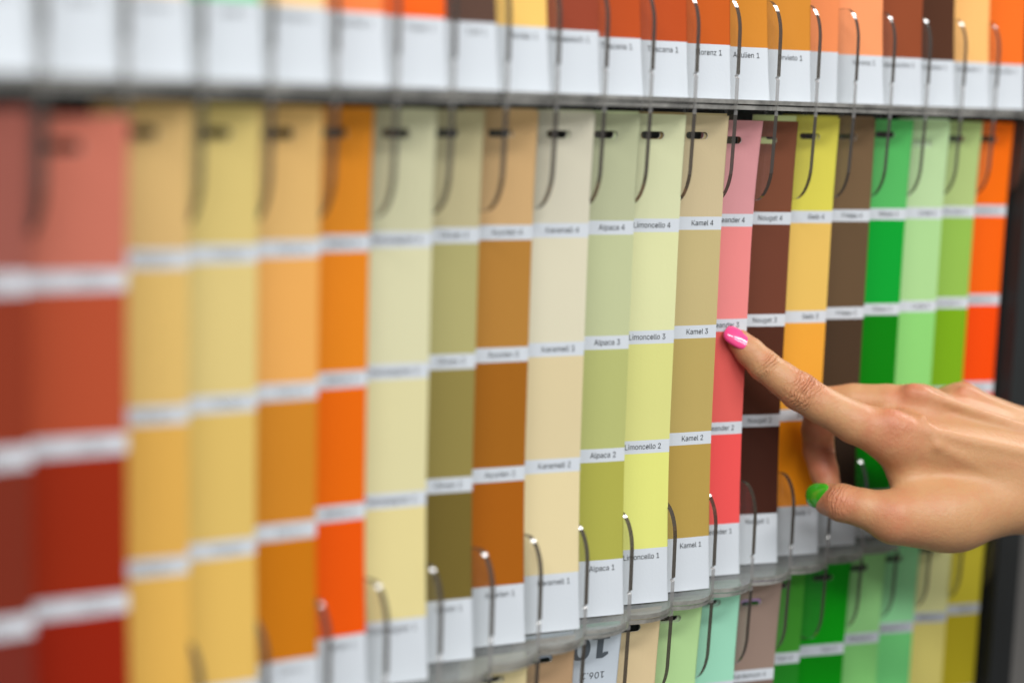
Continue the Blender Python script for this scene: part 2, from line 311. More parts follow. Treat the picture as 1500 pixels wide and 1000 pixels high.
# plain grotesque letters: character, advance, outline points, triangles
GLYPHS = {}
for _l in """. 188 95,-4,78,-1,63,9,53,24,50,41,53,59,63,73,78,83,95,87,113,83,128,73,138,59,141,41,138,24,128,9,113,-1 7.9.8,6.9.7,6.10.9,5.10.6,5.11.10,4.11.5,4.12.11,3.12.4,3.13.12,2.13.3,2.14.13,1.14.2,1.15.14,0.15.1
0 453 227,-7,174,1,130,24,95,62,69,113,53,178,48,254,53,330,69,395,95,447,130,484,174,508,227,516,279,508,323,484,358,447,384,395,400,330,405,254,400,178,384,113,359,62,323,24,279,1,227,50,261,56,290,74,313,103,330,144,340,194,344,254,340,314,330,365,313,405,290,435,261,453,227,460,192,453,163,435,140,405,123,365,113,314,109,254,113,194,123,144,140,103,163,74,192,56 11.13.12,10.13.11,10.14.13,9.14.10,9.36.14,36.15.14,9.37.36,35.15.36,9.38.37,34.15.35,8.38.9,34.16.15,8.39.38,33.16.34,8.40.39,32.16.33,7.40.8,32.17.16,7.41.40,31.17.32,6.41.7,31.18.17,6.42.41,30.18.31,5.42.6,5.43.42,29.18.30,29.19.18,5.44.43,28.19.29,4.44.5,28.20.19,4.45.44,27.20.28,3.45.4,27.21.20,3.46.45,26.21.27,3.47.46,25.21.26,2.47.3,25.22.21,2.24.47,24.22.25,2.22.24,1.22.2,1.23.22,1.0.23
1 453 76,0,76,55,391,55,391,0,276,509,276,0,212,0,212,448,209,448,86,358,86,427,198,509 10.4.11,10.8.4,8.7.4,7.5.4,10.9.8,6.5.7,0.2.1,0.3.2
2 453 64,0,64,47,234,229,261,257,282,282,299,305,311,327,318,348,320,371,317,397,308,419,293,436,273,449,250,457,224,460,196,457,172,447,153,433,139,413,130,390,127,362,66,362,71,405,86,442,111,473,143,496,182,511,225,516,268,511,306,497,337,474,361,445,376,411,381,372,378,345,371,318,357,290,336,259,306,223,267,180,153,60,153,57,389,57,389,0 26.28.27,26.29.28,25.29.26,25.30.29,24.30.25,24.31.30,23.15.24,15.14.24,14.13.24,13.31.24,12.31.13,23.16.15,11.31.12,23.17.16,11.32.31,22.17.23,10.32.11,22.18.17,9.32.10,22.19.18,9.33.32,21.19.22,8.33.9,21.20.19,8.34.33,7.34.8,6.34.7,6.35.34,5.35.6,5.36.35,4.36.5,4.37.36,3.37.4,3.38.37,2.38.3,1.38.2,1.39.38,1.40.39,1.41.40,1.42.41,1.43.42,0.43.1
3 453 218,-7,173,-3,133,10,98,30,70,57,52,91,44,132,109,132,115,107,126,87,144,71,165,59,191,52,219,50,248,53,275,61,297,74,315,93,325,116,329,145,326,172,316,196,299,217,275,234,242,244,201,248,157,248,157,299,288,448,288,452,70,452,70,509,372,509,372,461,211,278,211,289,264,288,308,276,344,253,371,222,387,186,393,145,387,103,370,66,344,36,309,12,266,-2 30.32.31,30.33.32,30.29.33,29.28.33,28.34.33,27.35.28,35.34.28,26.35.27,26.36.35,26.37.36,26.38.37,26.25.38,25.24.38,24.39.38,23.39.24,22.39.23,22.40.39,21.40.22,20.40.21,20.41.40,19.41.20,18.41.19,18.42.41,5.7.6,5.8.7,17.42.18,5.9.8,17.43.42,16.43.17,4.9.5,4.10.9,15.43.16,4.11.10,15.44.43,14.44.15,4.12.11,3.12.4,13.44.14,3.13.12,3.44.13,3.45.44,2.45.3,2.46.45,1.46.2,1.0.46
4 453 40,105,40,158,247,509,311,509,109,166,109,163,413,163,413,105,282,0,282,121,282,146,282,318,343,318,343,0 1.3.2,1.4.3,10.12.11,10.13.12,1.5.4,1.6.5,1.10.6,10.7.6,0.10.1,0.9.10,13.7.10,0.8.9,8.7.0,8.13.7
5 453 221,-7,178,-2,140,11,108,32,83,60,66,93,60,130,122,130,127,108,138,89,154,73,173,60,196,52,221,50,250,53,276,64,298,82,314,104,324,131,328,162,324,193,314,221,297,244,275,262,248,273,218,277,192,275,167,268,145,258,128,246,67,253,96,509,366,509,366,452,151,452,134,301,136,301,155,315,178,325,203,331,229,334,263,330,294,321,321,306,345,285,364,260,379,231,388,199,391,163,385,117,369,76,343,41,309,15,268,-1 30.34.31,34.32.31,34.33.32,30.35.34,39.41.40,38.41.39,38.42.41,37.42.38,37.43.42,36.43.37,36.44.43,30.36.35,30.26.36,26.25.36,25.44.36,25.45.44,24.45.25,30.27.26,23.45.24,30.28.27,22.45.23,22.46.45,30.29.28,21.46.22,21.47.46,20.47.21,20.48.47,19.48.20,19.49.48,18.49.19,17.49.18,5.7.6,5.8.7,17.50.49,5.9.8,16.50.17,4.9.5,4.10.9,15.50.16,15.51.50,4.11.10,14.51.15,4.12.11,3.12.4,13.51.14,3.13.12,3.51.13,3.52.51,2.52.3,2.53.52,1.53.2,1.0.53
6 453 226,-7,182,-1,142,15,109,40,84,74,69,115,64,162,68,199,80,239,102,285,137,340,252,509,322,509,151,261,145,261,154,275,165,288,179,299,196,307,214,312,235,314,278,309,316,295,346,271,370,240,384,201,389,157,384,112,368,73,343,39,310,14,271,-2,226,48,254,52,279,63,299,79,314,101,324,128,327,157,324,187,314,213,299,235,279,251,254,262,226,265,198,262,174,252,153,235,138,214,128,188,125,158,128,128,138,102,153,79,174,63,198,52 10.12.11,10.16.12,16.13.12,9.16.10,19.21.20,18.21.19,18.22.21,17.22.18,16.22.17,16.23.22,9.15.16,13.44.16,44.23.16,8.15.9,8.14.15,44.43.23,43.24.23,13.45.44,13.46.45,42.24.43,8.13.14,8.46.13,8.47.46,41.24.42,41.25.24,7.47.8,7.48.47,40.25.41,7.49.48,39.25.40,39.26.25,6.49.7,6.50.49,38.26.39,5.50.6,5.51.50,37.26.38,37.27.26,5.52.51,36.27.37,4.52.5,36.28.27,4.53.52,35.28.36,4.54.53,34.28.35,3.54.4,34.29.28,3.55.54,33.29.34,3.32.55,32.29.33,3.29.32,2.29.3,2.30.29,1.30.2,1.31.30,0.31.1
7 453 97,0,323,448,323,452,62,452,62,509,391,509,391,449,165,0 3.5.4,3.2.5,2.6.5,1.6.2,1.7.6,0.7.1
8 453 226,-7,178,-2,136,11,101,33,74,62,57,96,52,135,55,166,65,195,81,220,101,241,125,256,153,265,153,267,119,282,93,308,76,342,70,380,75,417,90,450,114,477,146,498,184,511,226,516,269,511,306,498,337,477,361,450,377,417,382,380,376,342,359,308,333,282,300,267,300,265,327,256,351,241,372,220,387,195,397,166,401,135,395,96,378,62,352,33,317,11,275,-2,226,49,258,52,285,60,307,74,323,91,333,113,337,139,333,165,322,189,305,208,283,223,256,232,226,235,196,232,169,223,147,208,130,189,119,165,115,139,119,113,129,91,145,74,167,60,195,52,226,290,252,292,274,300,293,313,307,330,316,351,319,376,316,399,308,420,294,437,275,449,252,457,226,460,200,457,177,449,159,437,145,420,136,399,133,376,136,351,145,330,159,313,178,300,201,292 22.24.23,21.24.22,21.25.24,20.25.21,20.26.25,19.26.20,19.82.26,82.27.26,19.83.82,81.27.82,19.84.83,80.27.81,18.84.19,80.28.27,18.85.84,79.28.80,18.86.85,78.28.79,18.87.86,77.28.78,17.87.18,77.29.28,17.88.87,76.29.77,16.88.17,76.30.29,16.89.88,75.30.76,16.90.89,74.30.75,74.31.30,15.90.16,15.91.90,73.31.74,15.92.91,72.31.73,72.32.31,14.92.15,14.93.92,71.32.72,14.70.93,70.32.71,14.32.70,14.33.32,13.33.14,12.33.13,12.34.33,11.34.12,11.35.34,10.35.11,10.36.35,9.58.10,58.36.10,58.37.36,9.59.58,57.37.58,9.60.59,56.37.57,9.61.60,55.37.56,8.61.9,55.38.37,8.62.61,54.38.55,7.62.8,54.39.38,7.63.62,53.39.54,6.63.7,53.40.39,6.64.63,52.40.53,6.65.64,51.40.52,5.65.6,51.41.40,5.66.65,50.41.51,4.66.5,50.42.41,4.67.66,49.42.50,4.68.67,48.42.49,3.68.4,48.43.42,3.69.68,47.43.48,3.46.69,46.43.47,3.43.46,2.43.3,2.44.43,1.44.2,1.45.44,0.45.1
9 453 226,516,271,510,310,494,343,468,368,434,384,393,389,347,385,309,373,270,350,224,315,168,200,0,130,0,301,248,307,248,299,234,287,221,273,210,257,202,238,196,218,195,175,199,137,214,106,237,83,269,68,307,64,352,69,397,85,436,110,469,143,494,182,510,226,460,199,457,174,446,154,429,138,407,129,381,125,352,129,322,138,295,154,274,174,257,199,247,226,243,254,247,279,257,299,273,314,295,324,321,327,350,324,381,314,407,299,429,279,446,254,457 31.1.0,30.1.31,30.2.1,29.2.30,29.3.2,28.33.29,33.32.29,32.3.29,32.55.3,55.4.3,28.34.33,54.4.55,28.35.34,53.4.54,27.35.28,53.5.4,27.36.35,52.5.53,27.37.36,51.5.52,26.37.27,51.6.5,26.38.37,50.6.51,25.38.26,25.39.38,49.6.50,49.7.6,25.40.39,48.7.49,48.8.7,24.40.25,24.41.40,47.8.48,24.42.41,46.8.47,46.14.8,14.9.8,23.42.24,23.43.42,45.13.46,13.14.46,45.17.13,17.12.13,15.9.14,23.44.43,44.17.45,23.17.44,22.17.23,16.9.15,16.10.9,17.10.16,21.17.22,21.18.17,12.10.17,21.19.18,20.19.21,12.11.10
A 480 16,0,201,509,276,509,463,0,395,0,287,302,276,334,264,372,250,420,232,478,245,478,228,419,213,371,201,333,191,302,85,0,110,142,110,199,370,199,370,142 0.9.1,9.2.1,9.10.2,10.3.2,0.17.9,17.11.9,11.8.9,11.8.10,8.18.10,18.3.10,7.18.8,17.12.11,6.18.7,17.13.12,5.18.6,17.14.13,17.16.14,16.15.14,4.19.5,19.18.5,0.16.17,16.18.17,16.19.18,19.3.18,0.15.16,4.3.19
C 510 267,-7,205,1,150,25,104,63,70,115,48,179,40,254,48,329,70,393,104,445,150,484,205,508,267,516,305,513,340,504,373,490,402,471,427,447,448,418,463,385,473,348,408,348,401,373,389,395,375,413,357,428,337,440,315,449,292,454,267,456,223,450,184,432,150,403,125,364,109,314,103,254,109,194,125,145,151,105,184,76,223,59,267,53,292,55,315,60,337,69,357,81,375,96,389,114,401,136,408,160,473,160,463,124,448,91,428,62,402,38,373,19,341,5,305,-4 11.13.12,11.14.13,10.14.11,10.15.14,10.16.15,9.16.10,9.29.16,29.17.16,9.30.29,28.17.29,27.17.28,9.31.30,26.17.27,26.18.17,8.31.9,25.18.26,8.32.31,24.18.25,24.19.18,23.19.24,8.33.32,22.19.23,7.33.8,22.20.19,21.20.22,7.34.33,6.34.7,6.35.34,5.35.6,5.36.35,5.37.36,4.37.5,48.50.49,48.51.50,4.38.37,47.51.48,47.52.51,3.38.4,46.52.47,3.39.38,45.52.46,45.53.52,44.53.45,3.40.39,43.53.44,2.40.3,43.54.53,42.54.43,2.41.40,41.54.42,2.54.41,2.55.54,1.55.2,1.56.55,1.57.56,0.57.1
E 419 60,0,60,509,372,509,372,452,125,452,125,286,355,286,355,229,125,229,125,57,375,57,375,0 0.4.1,4.2.1,4.3.2,0.5.4,0.8.5,8.6.5,8.7.6,0.9.8,0.10.9,0.11.10
F 410 60,0,60,509,369,509,369,452,125,452,125,278,346,278,346,221,125,221,125,0 0.4.1,4.2.1,4.3.2,0.5.4,0.8.5,8.6.5,8.7.6,0.9.8
G 520 269,-7,205,1,149,25,104,64,69,116,47,179,40,254,47,329,69,393,103,445,149,484,203,508,265,516,304,513,340,504,374,489,403,469,429,445,449,416,465,384,474,349,408,349,399,372,387,393,373,411,356,427,337,439,315,448,291,454,265,456,222,450,183,432,150,404,125,364,109,314,103,254,109,194,125,145,151,105,184,76,224,59,269,53,309,57,345,71,374,93,396,123,410,160,415,202,434,199,283,199,283,256,478,256,478,200,471,141,451,91,419,50,377,19,326,0 11.13.12,11.14.13,10.14.11,10.15.14,10.16.15,9.16.10,9.29.16,29.17.16,9.30.29,28.17.29,27.17.28,9.31.30,26.17.27,8.31.9,26.18.17,25.18.26,8.32.31,24.18.25,24.19.18,23.19.24,8.33.32,7.33.8,22.19.23,22.20.19,21.20.22,7.34.33,6.34.7,6.35.34,49.51.50,49.47.51,47.52.51,5.35.6,5.36.35,49.46.47,48.52.47,48.53.52,46.48.49,46.53.48,5.37.36,4.37.5,45.53.46,4.38.37,45.54.53,44.54.45,3.38.4,3.39.38,43.54.44,43.55.54,3.40.39,42.55.43,2.40.3,2.41.40,41.55.42,2.55.41,2.56.55,1.56.2,1.57.56,0.57.1
H 517 60,0,60,509,125,509,125,289,392,289,392,509,457,509,457,0,392,0,392,232,125,232,125,0 0.2.1,0.3.2,4.6.5,4.7.6,0.10.3,10.4.3,10.9.4,9.7.4,0.11.10,8.7.9
J 396 185,-7,124,3,75,33,44,81,33,145,33,173,98,173,98,145,104,104,122,74,149,56,185,50,220,56,248,74,266,104,272,145,272,509,336,509,336,145,326,81,294,33,246,3 15.17.16,15.18.17,4.6.5,4.7.6,3.7.4,3.8.7,14.18.15,14.19.18,3.9.8,13.19.14,2.9.3,13.20.19,2.10.9,12.20.13,11.20.12,2.11.10,2.20.11,1.20.2,1.21.20,0.21.1
K 467 104,145,104,216,122,239,139,261,157,282,174,303,193,324,212,344,364,509,448,509,231,276,228,276,60,0,60,509,125,509,125,334,124,225,125,193,125,0,372,0,188,259,228,309,449,0 12.14.13,12.15.14,7.9.8,7.21.9,21.10.9,6.21.7,12.1.15,1.2.15,2.16.15,5.21.6,5.20.21,10.22.21,4.20.5,3.20.4,0.10.11,0.22.10,2.20.3,2.19.20,16.19.2,17.19.16,12.0.1,18.19.17,12.22.0,18.22.12,19.22.18
L 393 60,0,60,509,125,509,125,57,361,57,361,0 0.2.1,0.3.2,0.4.3,0.5.4
M 628 60,0,60,509,152,509,277,187,282,174,287,159,293,141,299,123,305,103,311,84,317,65,322,49,307,49,312,65,318,83,324,102,330,121,336,140,342,158,348,174,352,187,476,509,568,509,568,0,504,0,504,291,504,308,504,327,505,347,505,369,506,391,506,413,507,435,507,457,513,457,505,433,498,409,490,386,482,363,474,341,467,322,461,305,456,291,342,0,286,0,170,291,165,304,159,321,152,340,145,361,137,384,129,408,121,432,112,457,119,457,119,437,120,416,120,394,121,372,121,350,122,328,122,309,122,291,122,0 0.53.1,53.2.1,53.54.2,54.3.2,20.33.21,33.22.21,33.34.22,34.23.22,0.52.53,55.3.54,20.32.33,35.32.34,32.23.34,56.52.55,52.3.55,20.35.32,35.31.32,20.36.35,0.56.52,56.51.52,0.57.56,20.37.36,0.58.57,20.38.37,0.59.58,20.39.38,0.60.59,20.40.39,0.61.60,20.41.40,0.62.61,20.42.41,0.63.62,20.43.42,19.43.20,18.43.19,17.43.18,16.43.17,15.43.16,14.43.15,13.10.14,10.43.14,13.11.10,12.11.13
N 523 60,0,60,509,136,509,343,183,352,169,363,151,375,130,388,107,401,82,414,55,405,54,402,81,401,108,400,134,399,157,399,178,399,195,399,509,463,509,463,0,387,0,202,290,190,310,177,331,164,354,148,381,130,413,108,452,119,454,121,417,122,384,123,354,124,328,125,307,125,291,125,0 0.27.1,27.2.1,27.28.2,28.3.2,16.18.17,16.19.18,29.26.28,26.3.28,0.29.27,29.26.27,0.30.29,25.3.26,0.31.30,24.3.25,23.3.24,0.32.31,22.3.23,0.33.32,21.3.22,0.34.33,0.35.34,20.3.21,15.19.16,20.4.3,14.19.15,20.5.4,13.19.14,20.6.5,12.19.13,20.7.6,11.19.12,20.8.7,20.10.8,10.9.8,10.19.11,20.19.10
O 533 267,-7,205,1,150,25,105,63,70,115,48,179,40,254,48,329,70,393,105,445,150,484,205,508,267,516,329,508,384,484,429,445,464,393,486,329,493,254,486,179,464,115,429,63,384,25,329,1,267,53,310,59,349,76,383,105,408,144,425,194,430,254,425,314,408,365,383,404,349,433,310,450,267,456,223,450,184,433,151,404,125,364,109,314,103,254,109,194,125,144,151,105,184,76,223,59 11.13.12,10.13.11,10.14.13,9.14.10,9.36.14,36.15.14,9.37.36,35.15.36,34.15.35,9.38.37,8.38.9,34.16.15,33.16.34,8.39.38,32.16.33,8.40.39,7.40.8,32.17.16,31.17.32,7.41.40,6.41.7,31.18.17,30.18.31,6.42.41,5.42.6,5.43.42,29.18.30,29.19.18,5.44.43,28.19.29,4.44.5,28.20.19,4.45.44,27.20.28,3.45.4,27.21.20,3.46.45,26.21.27,3.47.46,25.21.26,25.22.21,2.47.3,2.24.47,24.22.25,2.22.24,1.22.2,1.23.22,1.0.23
P 445 60,0,60,509,235,509,289,503,332,487,366,462,390,430,404,391,409,348,404,304,390,265,366,233,332,207,289,191,235,186,109,186,109,242,233,242,269,246,297,256,318,272,333,294,342,319,344,348,342,376,333,402,318,423,297,439,268,449,232,452,125,452,125,0 0.30.1,30.2.1,30.3.2,30.4.3,30.5.4,30.29.5,29.28.5,28.6.5,0.16.30,16.31.30,27.6.28,26.6.27,26.7.6,25.7.26,24.7.25,24.8.7,23.8.24,22.8.23,22.9.8,21.9.22,21.10.9,20.10.21,19.10.20,19.11.10,18.11.19,17.11.18,0.15.16,31.17.16,31.14.17,14.11.17,14.12.11,14.13.12,0.14.15,0.31.14
S 447 224,-9,172,-4,128,9,91,31,64,60,46,96,38,137,104,137,110,110,123,88,142,71,166,59,194,52,224,49,257,52,286,60,311,74,329,92,341,114,346,139,342,161,332,179,316,193,296,205,272,214,245,222,184,239,128,260,86,289,60,326,52,372,58,413,75,448,102,476,138,498,180,511,227,516,275,511,316,498,351,476,377,449,394,415,401,378,337,378,326,412,302,437,267,453,225,459,194,456,167,448,145,435,129,418,118,398,115,376,119,352,131,334,148,319,169,308,191,300,212,293,264,279,287,272,312,264,336,252,359,238,379,220,395,198,405,171,408,139,403,99,386,64,360,34,323,11,278,-4 35.37.36,34.37.35,34.38.37,33.38.34,33.39.38,33.40.39,32.47.33,47.40.33,32.48.47,46.40.47,32.49.48,45.40.46,45.41.40,31.49.32,31.50.49,44.41.45,31.51.50,31.52.51,44.42.41,30.52.31,43.42.44,30.53.52,30.54.53,29.54.30,29.55.54,29.56.55,28.56.29,28.57.56,28.58.57,28.59.58,28.60.59,27.60.28,27.61.60,27.62.61,27.63.62,26.63.27,26.64.63,25.64.26,25.65.64,24.65.25,24.66.65,23.66.24,22.66.23,22.67.66,21.67.22,20.67.21,20.68.67,19.68.20,18.68.19,18.69.68,5.7.6,5.8.7,17.69.18,5.9.8,17.70.69,4.9.5,16.70.17,4.10.9,15.70.16,4.11.10,15.71.70,14.71.15,3.11.4,3.12.11,13.71.14,3.13.12,3.71.13,3.72.71,2.72.3,2.73.72,1.73.2,1.0.73
T 449 32,452,32,509,417,509,417,452,257,452,257,0,193,0,193,452 0.2.1,0.3.2,7.3.0,6.4.7,4.3.7,6.5.4
V 480 204,0,16,509,84,509,192,206,203,176,215,137,230,89,248,31,235,31,252,90,267,138,279,176,290,206,395,509,463,509,278,0 0.2.1,0.3.2,12.14.13,12.15.14,0.4.3,11.15.12,10.15.11,0.5.4,9.15.10,0.6.5,8.7.9,7.15.9,0.7.6,0.15.7
W 686 155,0,16,509,82,509,163,196,170,171,175,145,181,120,187,94,192,67,197,40,189,40,194,67,200,94,205,120,211,145,218,171,224,196,306,509,380,509,462,196,468,171,474,145,480,120,486,94,492,67,497,40,488,40,493,67,499,94,504,120,510,145,517,171,523,196,603,509,670,509,530,0,455,0,368,323,359,356,351,391,344,431,336,475,350,475,342,433,335,395,327,359,318,323,230,0 0.2.1,0.3.2,16.41.17,41.18.17,41.42.18,42.19.18,32.34.33,32.35.34,16.43.41,43.40.41,43.40.42,40.19.42,16.44.43,39.19.40,16.45.44,38.19.39,16.46.45,37.19.38,16.47.46,36.19.37,0.4.3,15.47.16,36.20.19,31.35.32,0.5.4,14.47.15,36.21.20,30.35.31,0.6.5,13.47.14,36.22.21,29.35.30,0.7.6,12.47.13,36.23.22,28.35.29,0.8.7,11.47.12,36.24.23,27.35.28,0.10.8,10.9.8,10.47.11,36.26.24,26.25.24,26.35.27,0.47.10,36.35.26
Z 438 42,0,42,46,273,385,289,408,306,431,323,453,341,476,348,454,317,453,285,452,254,452,223,452,40,452,40,509,397,509,397,462,169,129,152,105,134,81,116,57,97,33,90,54,121,56,152,57,183,57,214,57,399,57,399,0 12.14.13,12.6.14,6.15.14,12.5.6,7.15.6,7.16.15,8.5.7,5.16.7,12.8.5,8.4.5,12.9.8,12.10.9,12.11.10,24.26.25,24.27.26,23.27.24,22.27.23,21.27.22
a 389 160,-9,126,-5,94,5,68,22,48,45,35,73,30,108,34,138,43,161,58,179,78,193,100,203,125,211,152,216,178,220,209,224,234,227,252,230,265,235,273,243,276,255,276,257,273,279,267,297,256,311,240,322,220,329,196,331,171,329,149,322,132,313,118,301,107,288,100,274,41,291,57,322,79,346,104,364,133,375,163,382,194,384,215,383,239,379,263,372,286,360,306,343,322,320,333,290,337,251,337,0,277,0,277,52,272,52,264,38,252,25,236,12,215,1,190,-6,170,45,202,49,228,59,248,74,263,93,272,115,276,138,276,190,270,186,259,182,246,179,231,176,216,173,200,171,186,169,175,168,154,164,134,159,117,150,103,139,95,124,92,105,94,87,102,72,114,61,130,52,149,47 39.41.40,39.42.41,38.42.39,38.43.42,37.43.38,37.44.43,36.44.37,36.45.44,35.45.36,35.27.45,27.46.45,35.28.27,26.46.27,35.29.28,25.46.26,35.30.29,34.30.35,24.46.25,24.47.46,34.31.30,23.47.24,34.32.31,22.47.23,33.32.34,22.48.47,21.48.22,20.48.21,19.48.20,19.49.48,18.49.19,17.65.18,65.49.18,16.65.17,15.65.16,14.65.15,13.65.14,12.65.13,11.65.12,10.65.11,9.65.10,9.66.65,64.49.65,9.67.66,9.68.67,8.68.9,8.69.68,8.70.69,8.71.70,8.72.71,8.73.72,8.74.73,8.75.74,7.75.8,7.76.75,7.77.76,7.78.77,63.49.64,6.78.7,6.79.78,62.49.63,5.79.6,5.80.79,61.51.62,51.49.62,5.81.80,60.51.61,4.81.5,4.82.81,4.83.82,59.52.60,52.51.60,4.84.83,59.53.52,50.49.51,58.53.59,4.58.84,4.53.58,3.53.4,3.54.53,3.55.54,2.55.3,2.56.55,1.56.2,1.57.56,0.57.1
b 424 229,-8,198,-5,172,4,153,17,138,31,127,46,118,59,112,59,112,0,53,0,53,509,114,509,114,319,118,319,127,331,137,346,152,360,171,373,197,381,229,384,274,378,313,361,345,332,370,293,385,245,390,189,385,133,370,84,346,45,313,16,274,-2,220,47,253,51,279,66,301,88,316,117,325,151,328,189,325,227,316,261,301,290,280,311,253,325,220,330,188,325,161,312,140,291,125,263,116,229,113,189,116,150,125,115,140,86,162,65,188,51 9.11.10,9.12.11,18.20.19,17.20.18,17.21.20,16.21.17,16.22.21,15.22.16,14.22.15,14.43.22,43.42.22,42.23.22,13.43.14,13.44.43,13.45.44,41.23.42,9.13.12,9.47.13,47.46.13,46.45.13,40.23.41,40.24.23,39.24.40,9.48.47,38.24.39,38.25.24,9.49.48,37.25.38,9.50.49,36.25.37,36.26.25,35.26.36,9.51.50,35.27.26,34.27.35,9.7.51,7.52.51,33.27.34,7.53.52,33.28.27,32.28.33,7.6.53,6.54.53,9.8.7,5.54.6,31.28.32,5.31.54,5.28.31,4.28.5,4.29.28,3.29.4,2.29.3,2.30.29,1.30.2,1.0.30
c 396 207,-8,159,-2,117,16,82,46,56,85,40,133,34,187,40,243,56,291,82,330,117,360,159,378,207,384,234,383,260,377,284,368,305,356,324,341,340,322,353,301,362,277,303,262,298,276,290,289,281,301,270,311,257,319,242,325,226,329,207,330,173,325,145,310,124,287,108,258,99,224,96,187,99,151,108,117,124,89,145,66,173,51,207,46,226,48,243,52,258,58,271,66,282,76,292,89,299,102,304,117,363,102,354,78,341,56,325,37,306,21,285,9,261,-1,235,-6 11.13.12,11.14.13,10.14.11,10.15.14,10.16.15,9.16.10,9.17.16,9.29.17,29.18.17,8.30.9,30.29.9,28.18.29,27.18.28,8.31.30,26.18.27,26.19.18,25.19.26,24.19.25,8.32.31,23.19.24,23.20.19,7.32.8,22.20.23,7.33.32,22.21.20,7.34.33,6.34.7,6.35.34,5.35.6,5.36.35,5.37.36,4.37.5,4.38.37,48.50.49,48.51.50,47.51.48,46.51.47,4.39.38,3.39.4,46.52.51,45.52.46,44.52.45,3.40.39,43.52.44,43.53.52,42.53.43,3.41.40,41.53.42,3.53.41,2.53.3,2.54.53,2.55.54,1.55.2,1.56.55,1.57.56,0.57.1
d 424 195,-8,151,-2,111,16,79,45,55,84,39,133,34,189,39,245,55,293,79,332,112,361,151,378,196,384,228,381,253,373,272,360,287,346,298,331,306,319,311,319,311,509,372,509,372,0,313,0,313,59,307,59,298,46,287,31,272,17,252,4,227,-5,205,47,236,51,263,65,284,86,299,115,309,150,312,189,309,229,300,263,284,291,263,312,237,325,205,330,172,325,145,311,124,290,108,261,99,227,96,189,99,151,109,117,124,88,145,66,172,51 19.21.20,19.22.21,11.13.12,11.14.13,10.14.11,10.15.14,9.15.10,9.16.15,9.17.16,8.44.9,44.43.9,43.17.9,43.18.17,42.18.43,41.18.42,8.45.44,41.19.18,41.40.19,40.39.19,39.22.19,8.46.45,7.46.8,7.47.46,38.22.39,7.48.47,6.48.7,37.22.38,6.49.48,6.50.49,36.22.37,5.50.6,5.51.50,35.22.36,4.51.5,4.52.51,34.24.35,24.22.35,4.53.52,33.24.34,3.53.4,3.54.53,32.25.33,25.24.33,32.26.25,23.22.24,3.31.54,31.26.32,3.26.31,3.27.26,2.27.3,2.28.27,2.29.28,1.29.2,1.30.29,0.30.1
e 404 212,-8,161,-2,117,16,82,46,56,85,40,132,34,187,39,242,55,290,81,329,115,359,157,378,205,384,236,382,266,374,294,361,319,341,341,315,357,282,368,242,371,194,371,169,75,169,75,221,338,221,310,202,307,237,298,269,283,294,263,314,237,326,205,330,173,326,146,313,125,294,109,270,99,241,96,211,96,178,100,139,110,106,128,80,151,61,179,50,212,46,234,48,254,53,271,61,285,73,297,88,306,105,365,91,353,63,335,39,311,19,283,4,249,-5 11.13.12,11.14.13,10.14.11,10.15.14,10.16.15,9.16.10,9.31.16,31.17.16,9.32.31,30.17.31,8.32.9,29.17.30,8.33.32,29.18.17,28.18.29,8.34.33,27.18.28,8.35.34,7.35.8,27.19.18,7.36.35,26.19.27,26.24.19,24.20.19,6.23.7,23.36.7,23.37.36,25.24.26,6.22.23,37.24.23,37.20.24,38.20.37,38.21.20,5.22.6,39.21.38,5.21.22,5.39.21,5.40.39,4.40.5,4.41.40,49.51.50,49.52.51,48.52.49,3.41.4,3.42.41,47.52.48,47.53.52,3.43.42,46.53.47,45.53.46,3.44.43,44.53.45,3.53.44,2.53.3,2.54.53,2.55.54,1.55.2,1.56.55,0.56.1
f 254 228,379,228,327,6,327,6,379,81,0,81,432,84,461,96,486,113,505,135,519,161,527,187,530,207,529,222,527,234,524,243,521,227,468,222,470,215,472,206,473,195,474,171,470,154,460,145,443,142,419,142,0 10.12.11,10.13.12,9.13.10,9.14.13,9.15.14,9.16.15,8.17.9,17.16.9,7.19.8,19.18.8,18.17.8,6.20.7,20.19.7,6.21.20,6.22.21,5.22.6,5.23.22,5.24.23,4.24.5,4.25.24,2.0.3,2.1.0
